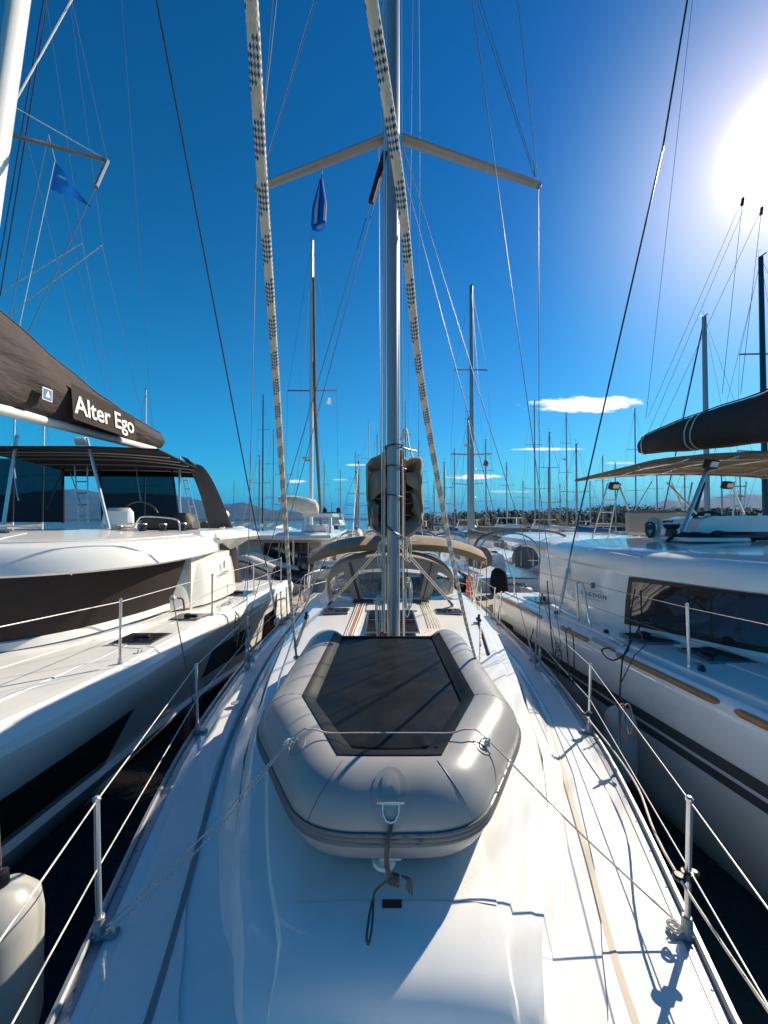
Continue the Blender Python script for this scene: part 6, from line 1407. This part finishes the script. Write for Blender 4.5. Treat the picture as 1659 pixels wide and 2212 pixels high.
# motor yachts
def motoryacht(x, Y, s, label, hm=GELH, head=-1, domes=False, dark=False, arch=True):
    X = (x-829.5)/F*Y
    o = thing('motor_yacht', (X, Y, 0), label, 'motor yacht', 'motor yachts in the harbour')
    L, B = 11*s, 3.9*s
    hull_loft(X, Y, L, B, 1.5*s, hm, o, point=head, flare=.16)
    yb = Y+head*L*.08
    def sec(t0, t1, w, z0, z1, rake, m_, nm):
        ya, yb2 = Y+head*L*t0, Y+head*L*t1
        part(MB().loft([[Vector((X+a*ww, yy, zz)) for a, ww, yy in ((-1, w, ya), (1, w, ya), (.9, w, yb2), (-.9, w, yb2))] if k == 0 else [Vector((X+a*ww, yy, zz)) for a, ww, yy in ((-.88, w, ya+head*.1), (.88, w, ya+head*.1), (.72, w, yb2-head*rake), (-.72, w, yb2-head*rake))] for k, zz in ((0, z0), (1, z1))], caps=True), nm, m_, o, ang=20)
    sec(.1, .72, B*.42, 1.5*s, 2.0*s, .5*s, GEL, 'cabin'); sec(.12, .62, B*.39, 2.0*s, 2.55*s, .9*s, WINB if dark else mat('smoked_screen', (.06, .07, .08), .08, coat=.4), 'windscreen'); sec(.08, .5, B*.38, 2.56*s, 2.72*s, .3*s, GEL, 'flybridge_floor')
    sec(.1, .42, B*.36, 2.72*s, 3.15*s, .3*s, GEL, 'flybridge')
    if arch:
        for sg in (-1, 1): part(MB().tube([(X+sg*B*.36, Y+head*L*.12, 2.7*s), (X+sg*B*.28, Y+head*L*.2, 3.9*s)], .06*s, 5), 'arch_leg', GEL, o)
        part(MB().box((X, Y+head*L*.24, 3.95*s), (B*.62, L*.2, .10*s), bevel=.03), 'hardtop', GEL if not dark else BLACK, o)
    if domes:
        for sg in (-1, 1): part(MB().lathe((X+sg*B*.2, Y+head*L*.2, 4.0*s), [(.15*s, 0), (.26*s, .12*s), (.27*s, .34*s), (.2*s, .5*s), (.05, .56*s)], 12), 'antenna_dome', BLACK if dark else GEL, o)
    part(MB().tube([(X, Y+head*L*.2, 4*s), (X, Y+head*L*.2, 5*s)], .03*s, 5), 'aerial', BLACK if dark else GEL, o)
    for k in range(4):
        for sg in (-1, 1): part(MB().lathe((X+sg*B*.475, Y+head*L*(.3+.1*k), 1.0*s), [(.12*s, -.02), (.12*s, .02)], 8, 'X'), 'porthole', WINB, o)
    tp = []
    for t in (.5, .7, .9, 1.0): tp.append(Vector((X+B*.47*(1-max(0, (t-.45)/.55)**2.2), Y+head*L*t, 1.6*s*(1+.22*max(0, t-.3)**1.5)+.5)))
    part(MB().tube(tp, .02, 5).tube([Vector((2*X-p.x, p.y, p.z)) for p in tp], .02, 5), 'bow_rail', SHINY, o)
    return o
motoryacht(722, 46, 1.0, 'dark topped motor yacht with two black antenna domes beyond the hardtop', dark=True, domes=True)
motoryacht(1003, 40, .8, 'white motor yacht bow-on directly left of the stepped mast')
motoryacht(1085, 42, .85, 'larger white motor yacht bow-on right of the stepped mast')
motoryacht(1160, 46, .8, 'white motor yacht with portholes right of the larger bow-on yacht')
motoryacht(1640, 60, 1.3, 'white motor yacht beyond the boarding ladder at the right edge')
motoryacht(905, 56, .75, 'small white motor boat between the sail bag and the right braided sheet')
motoryacht(1240, 54, .75, 'small white motor boat below the yellow-green trees')
motoryacht(812, 70, 1.0, 'distant white motor boat just left of the grey mast')
# covered motor boat at left
cb_ = thing('covered_boat', (-9.5, 22, 0), 'motor boat under a bunched beige tarpaulin beyond the hanging grey cloth', 'motor boat')
hull_loft(-9.4, 20, 8, 3.0, 1.3, BLKH, cb_)
part(MB().grid(lambda u, v: (-9.6+1.7*(2*u-1)*(1-.25*v)+.1*math.sin(9*u+5*v), 20+6*v, 1.4+1.55*(1-abs(2*u-1)**2.4)*(1-.25*v)+.12*math.sin(13*u+7*v)+.08*math.sin(23*u)), 26, 16), 'tarpaulin', BEIC, cb_, ang=60)
part(MB().lathe((-9.1, 22, 3.0), [(.15, 0), (.12, .3), (.22, .34), (.26, .5), (.18, .66), (.03, .7)], 10), 'antenna_dome', GEL, cb_)
# blue canopied boat further left, seen through the ladder
cl_ = thing('motor_boat', (-17, 32, 0), 'white motor boat with a blue canopy seen between the ladder and the hanging cloth', 'motor boat')
hull_loft(-16.6, 28, 9, 3.2, 1.4, GELH, cl_); part(MB().box((-16.6, 30.5, 2.9), (3, 3.2, .12), bevel=.04), 'canopy', BLUC, cl_)
for x in (-17.9, -15.3): part(MB().tube([(x, 29, 1.4), (x, 29, 2.9)], .04, 5), 'canopy_leg', SHINY, cl_)
part(MB().box((-16.6, 31.5, 1.9), (2.4, 2.6, .9), bevel=.2), 'cabin', GEL, cl_)

# forest of masts: each boat its own (x, top, Y, spreaders, extras)
MIDR = [(960, 1000, 33, 2, dict(cover=BLUC, hood=BLUC, label='sailing boat with a blue hood and sail cover beyond the right end of the awning')),
 (1188, 935, 34, 2, dict(cover=WHC, hood=GRYC, label='sailing boat with a grey hood beyond the wheel covers')),
 (1246, 960, 30, 1, dict(cover=BLUC, hood=WHC, hm=BLUH, label='navy sailing boat with a white hood left of the right cabin roof')),
 (560, 985, 34, 2, dict(cover=BLUC, hood=BLUC, label='sailing boat with a blue hood above the inflatable tender')),
 (612, 960, 38, 2, dict(cover=WHC, hood=CANV, label='sailing boat with a tan hood behind the left braided sheet')),
 (770, 1020, 36, 2, dict(cover=GRYC, hood=BEIC, label='sailing boat with a beige hood behind the left end of the awning')),
 (815, 940, 40, 2, dict(cover=GRYC, hood=GRYC, label='sailing boat with a grey hood hidden behind the sail bag')),
 (905, 985, 37, 2, dict(cover=CANVD, hood=CANVD, label='sailing boat with a brown hood right of the sail bag'))]
for (x, yt, Y, ns, k) in MIDR:
    k = dict(k); lb = k.pop('label'); k.setdefault('hm', GELH)
    sailboat(x, yt, Y, lb, ns=ns, wid=1.1, r=.08, wr=.008, detail=True, L=9.5, B=3.0, **k)
FAR = [(567, 853, 45, 3, dict(m_=MATS['dark_mast'], label='sailing boat with a dark mast left of the left braided sheet')),
 (797, 912, 52, 2, dict(steps=False, m_=WMAST, label='sailing boat with a pale stepped mast left of the sail bag')),
 (768, 978, 60, 2, dict(label='small sailing boat with a thin mast at the left of the sail bag')),
 (1156, 865, 46, 2, dict(label='sailing boat whose mast stands under the left end of the long cloud')),
 (1225, 893, 50, 3, dict(radar=11, label='sailing boat with three spreader pairs below the middle of the long cloud')),
 (1374, 882, 50, 2, dict(label='sailing boat whose mast rises beside the tip of the right brown sail cover')),
 (1303, 985, 72, 2, dict(label='distant sailing boat whose mast shows left of the tan canopy corner')),
 (982, 970, 62, 2, dict(label='sailing boat with a thin mast just left of the stepped mast')),
 (938, 1040, 70, 2, dict(cover=BLUC, label='distant sailing boat with a blue furled sail near the right braided sheet')),
 (876, 868, 48, 3, dict(label='sailing boat whose mast stands close right of the grey mast')),
 (905, 955, 58, 2, dict(label='sailing boat whose mast shows right of the sail bag top')),
 (312, 840, 40, 2, dict(m_=WMAST, label='sailing boat with a white mast above the lettered sail cover')),
 (28, 905, 42, 1, dict(m_=WMAST, label='sailing boat whose white mast shows under the boom at the far left')),
 (92, 900, 44, 1, dict(m_=WMAST, label='sailing boat whose white mast shows under the boom beside the canopy post')),
 (1095, 1000, 68, 2, dict(label='distant sailing boat between the stepped mast and the right shroud')),
 (1185, 1010, 75, 2, dict(label='distant sailing boat just right of the outer right shroud')),
 (1330, 1000, 70, 2, dict(label='distant sailing boat behind the tan canopy corner light')),
 (1420, 1010, 60, 2, dict(label='sailing boat seen under the tan canopy between its thin posts')),
 (1480, 1005, 64, 2, dict(label='sailing boat seen under the tan canopy left of the chrome post')),
 (1560, 1000, 58, 1, dict(label='sailing boat seen under the tan canopy right of the chrome post')),
 (1600, 1020, 66, 2, dict(label='sailing boat seen under the tan canopy by the boarding ladder')),
 (590, 930, 56, 2, dict(label='sailing boat whose mast stands just left of the left braided sheet')),
 (540, 985, 66, 2, dict(label='distant sailing boat left of the thick black left shroud')),
 (700, 1000, 66, 2, dict(label='distant sailing boat right of the white sail bundle')),
 (735, 1015, 74, 2, dict(label='distant sailing boat behind the motor yacht with black domes')),
 (1050, 950, 54, 2, dict(label='sailing boat whose mast stands right behind the stepped mast')),
 (1130, 1040, 84, 2, dict(label='distant sailing boat in front of the cypress trees on the right')),
 (1210, 1045, 86, 2, dict(label='distant sailing boat in front of the yellow-green trees')),
 (1275, 1040, 80, 2, dict(label='distant sailing boat left of the blue boat lift')),
 (960, 1060, 90, 2, dict(label='very distant sailing boat with a short mast beyond the awning')),
 (620, 1030, 80, 2, dict(label='very distant sailing boat left of the white sail bundle')),
 (505, 1040, 84, 1, dict(label='very distant sailing boat above the beige tarpaulin')),
 (855, 1010, 78, 2, dict(label='very distant sailing boat hidden behind the grey mast'))]
for (x, yt, Y, ns, k) in FAR:
    if x > 860 and Y > 50: Y = 46+(Y-50)*.35
    k = dict(k); lb = k.pop('label')
    sailboat(x, yt, Y, lb, ns=ns, wid=1.25 if ns < 3 else 1.1, r=.085, wr=.009, detail=False, **k)

# ================================================================ shore, trees, hills
LAND = mat('shore_ground', (.14, .12, .08), .95, var=.3, vscale=.05)
mb = MB(); mb.loft([[Vector((x, y, z)) for x in (2, 20, 60, 100, 140, 260, 500, 1200)] for y, z in ((68, -.5), (69, .5), (72, .6), (400, 1.5), (1500, 2), (4000, 2))], ring_closed=False)
setp(part(mb, 'shore', LAND, None), kind='structure')
def ridge(name, prof, Y, depth, m_, seed, rough=.05):
    rnd = random.Random(seed); pts = [PY(x, y, Y) for x, y in prof]; P = []
    for a, b in zip(pts, pts[1:]):
        for k in range(8): P.append(a.lerp(b, k/8))
    P.append(pts[-1]); rows = []; nr = 14
    import mathutils.noise as mn
    for j in range(nr+1):
        t = j/nr; row = []
        for i, p in enumerate(P):
            hgt = max(0, p.z-5)*(math.sin(t*math.pi/2)**1.1); n = mn.noise(Vector((p.x*.004+seed, t*3, 0)))*rough*p.z*math.sin(math.pi*t)*1.5+mn.noise(Vector((p.x*.015, t*8, seed)))*rough*.5*p.z*math.sin(math.pi*t)
            row.append(Vector((p.x*(1-(1-t)*depth/Y*.9), Y-(1-t)*depth, max(1, 2+hgt+n))))
        rows.append(row)
    rows.append([Vector((p.x*1.15, Y+depth, 0)) for p in P])
    o = part(MB().loft(rows, ring_closed=False), name, m_, None, ang=80, fix=False); return setp(o, kind='structure')
HILL = mat('scrub_hillside', (.016, .038, .034), .95, var=.45, vscale=.006, stain=((.05, .055, .04), .012, .55, .8))
ridge('hills', [(-900, 1090), (-500, 1070), (-200, 1062), (0, 1070), (60, 1066), (137, 1059), (166, 1057), (225, 1067), (300, 1066), (377, 1071), (420, 1078), (463, 1088), (500, 1089), (527, 1086), (560, 1095), (590, 1104), (607, 1101), (650, 1106), (690, 1111), (745, 1118), (800, 1121)], 3400, 1500, HILL, 1)
ridge('hills', [(1300, 1120), (1360, 1108), (1397, 1096), (1438, 1079), (1470, 1086), (1500, 1082), (1540, 1076), (1576, 1067), (1620, 1070), (1680, 1074), (1800, 1060), (2100, 1090), (2600, 1100)], 3900, 1500, HILL, 5)
ridge('hills', [(740, 1119), (800, 1118), (860, 1120), (940, 1119), (1050, 1120)], 4600, 1200, HILL, 9)
# foliage: many small leaf clumps through the crown
FOL = mat('dark_foliage', (.045, .065, .025), .8, var=.5, vscale=.6); FOLY = mat('backlit_yellow_green_foliage', (.26, .20, .04), .8, var=.45, vscale=.5); CYP = mat('cypress_foliage', (.018, .035, .018), .85, var=.4, vscale=.7); BARK = mat('bark', (.07, .05, .035), .9)  # yellow-green leaves: base colour brightened to stand for sun shining through them
def leaves(mb_, c, rx, ry, rz, n, s, rnd, cyp=False):
    for _ in range(n):
        while True:
            p = Vector((rnd.uniform(-1, 1), rnd.uniform(-1, 1), rnd.uniform(-1, 1)))
            if .25 < p.length < 1: break
        if cyp: p.x *= (1-p.z)*.6+.35*(1-abs(p.z)); p.y *= (1-p.z)*.6
        q = Vector((c[0]+p.x*rx, c[1]+p.y*ry, c[2]+p.z*rz)); a = Vector((rnd.gauss(0, 1), rnd.gauss(0, 1), rnd.gauss(0, 1))).normalized()*s*rnd.uniform(.6, 1.3); b = a.orthogonal().normalized()*s*rnd.uniform(.5, 1)
        i = mb_.add([q-a, q-b*.7, q+a, q+b]); mb_.face((i, i+1, i+2, i+3))
def tree(x, ytop, Y, w, m_, label, nm='tree', cat='tree', cyp=False, n=420, grp='trees along the far shore'):
    rnd = random.Random(int(x*13+ytop)); X = (x-829.5)/F*Y; zt = CZ+(1122-ytop)/F*Y; W_ = w/F*Y/2
    o = thing(nm, (X, Y, .8), label, cat, grp)
    part(MB().tube([(X, Y, .5), (X+.1, Y, zt*.35), (X+.2, Y, zt*.7)], [.25, .18, .06], 6), 'trunk', BARK, o)
    mb_ = MB()
    if cyp: leaves(mb_, (X, Y, (zt+1)/2), W_, W_, (zt-1)/2, n, .14, rnd, True)
    else:
        for k in range(7):
            cxx = X+rnd.uniform(-.6, .6)*W_; hh = rnd.uniform(.25, .45)*(zt-1); cz_ = lerp(1.2+hh, zt-hh, rnd.random()*.9+.1)
            leaves(mb_, (cxx, Y+rnd.uniform(-1, 1), cz_), W_*rnd.uniform(.35, .6), W_*.5, hh, n//7, .20, rnd)
    part(mb_, 'crown', m_, o, ang=0, fix=False)
for i, (x, yt, w) in enumerate(((894, 1101, 10), (906, 1106, 7), (929, 1104, 8), (947, 1108, 7), (952, 1112, 6), (1300, 1112, 6), (1493, 1100, 8))): pass
CY_ = [(894, 1093, 9, 'tallest dark cypress right of the stepped mast top'), ]
cyl = [(1053-0, 1100, 9, 'tallest dark cypress just right of the stepped mast'), (1059, 1109, 7, 'short leaning cypress against the tallest cypress'), (1078, 1103, 8, 'second tallest cypress, slim and alone'), (1090, 1108, 8, 'stubby cypress in the middle of the cypress row'), (1098, 1109, 5, 'thin cypress near the right end of the row'), (1105, 1110, 5, 'last thin cypress at the right end of the row'), (984, 1107, 6, 'cypress standing left of the white motor yachts'), (1262, 1114, 5, 'lone cypress above the rounded wood to the right'), (1513, 1108, 7, 'cypress seen under the tan canopy')]
for x, yt, w, lb in cyl: tree(x, yt-8, 74, w, CYP, lb, 'cypress_tree', 'cypress', True, 500)
# a dark wood as one mass behind, with single trees and bushes in front
rnd = random.Random(4); mb = MB()
for k in range(130):
    x = rnd.uniform(862, 1900); t = interp([(862, 1110), (980, 1107), (1110, 1104), (1200, 1100), (1260, 1098), (1330, 1092), (1400, 1095), (1500, 1097), (1659, 1100), (1900, 1096)], x)+rnd.uniform(-3, 3)
    Y = rnd.uniform(78, 90); X = (x-829.5)/F*Y; zt = CZ+(1122-t)/F*Y; leaves(mb, (X, Y, zt*.5+.2), rnd.uniform(2.5, 4.2), 2.0, zt*.50, 420, .27, rnd)
setp(part(mb, 'wood', FOL, None, ang=0, fix=False), 'dark wood of round-headed trees along the far shore', 'wood', kind='stuff')
ty = [(880, 1128, 22, FOLY, 'low yellowish bush right of the sail bag'), (1012, 1124, 26, FOLY, 'yellow-green bush behind the white motor yachts'), (1045, 1122, 20, FOLY, 'yellow-green bush at the foot of the tallest cypress'), (1128, 1124, 30, FOLY, 'broad yellow-green bush right of the cypress row'), (1168, 1118, 34, FOLY, 'yellow-green tree left of the outer right shroud'), (1200, 1116, 28, FOLY, 'golden tree under the long thin cloud'), (1232, 1120, 24, FOLY, 'rounded golden bush near the distant catamaran roof'),
      (1150, 1108, 22, FOL, 'dark green tree behind the golden trees'), (1262, 1110, 24, FOL, 'dark tree to the right of the golden trees'), (1290, 1102, 30, FOL, 'tallest dark tree left of the boat lift'), (1335, 1104, 24, FOL, 'dark tree just behind the boat lift'), (1350, 1122, 26, FOLY, 'golden bush beneath the boat lift'), (1400, 1124, 24, FOLY, 'golden bush at the right foot of the boat lift'), (1450, 1112, 26, FOL, 'dark tree under the tan canopy'), (1560, 1114, 30, FOL, 'dark tree right of the chrome canopy post')]
for x, yt, w, m_, lb in ty: tree(x, yt-9, 70, w*1.3, m_, lb, n=800)
# blue boat lift
bl_ = thing('boat_lift', (53, 80, .6), 'blue steel boat lift standing on the far quay behind the masts', 'boat lift')
BST = mat('blue_steel', (.01, .08, .30), .5)
for y in (74, 79):
    part(MB().box((49.5, y, 4.35), (12, .5, .6)), 'beam', BST, bl_)
for x in (45.5, 54):
    for y in (74, 79): part(MB().box((x, y, 2.3), (.5, .5, 3.5)), 'leg', BST, bl_)
for (x, lb) in ((1000, 'lamp post left of the cypress row'), (1148, 'lamp post in front of the dark trees'), (1170, 'lamp post in front of the golden tree')):
    p = PY(x, 1128, 70); l_ = thing('lamp_post', (p.x, p.y, 0), lb, 'lamp post', 'lamp posts on the far quay'); part(MB().tube([(p.x, p.y, .5), (p.x, p.y, 2.9)], .05, 6), 'post', BLACK, l_); part(MB().lathe((p.x, p.y, 2.9), [(.12, 0), (.2, .18), (.18, .3), (.03, .36)], 8), 'lantern', GEL, l_)
# ================================================================ air
AIR = bpy.data.materials.new('haze_air'); AIR.use_nodes = True; t = NT(AIR.node_tree); AIR.node_tree.nodes.clear()
pv = t.n('ShaderNodeVolumePrincipled'); pv.inputs['Color'].default_value = (.03, .30, .80, 1); pv.inputs['Density'].default_value = 1.2e-4; pv.inputs['Anisotropy'].default_value = 0
t.put(t.n('ShaderNodeOutputMaterial').inputs['Volume'], pv.outputs[0])
setp(part(MB().box((0, 2500, 149), (16000, 10000, 302)), 'haze', AIR, None, ang=0), 'thin blue haze over the harbour and hills', 'haze', kind='stuff')
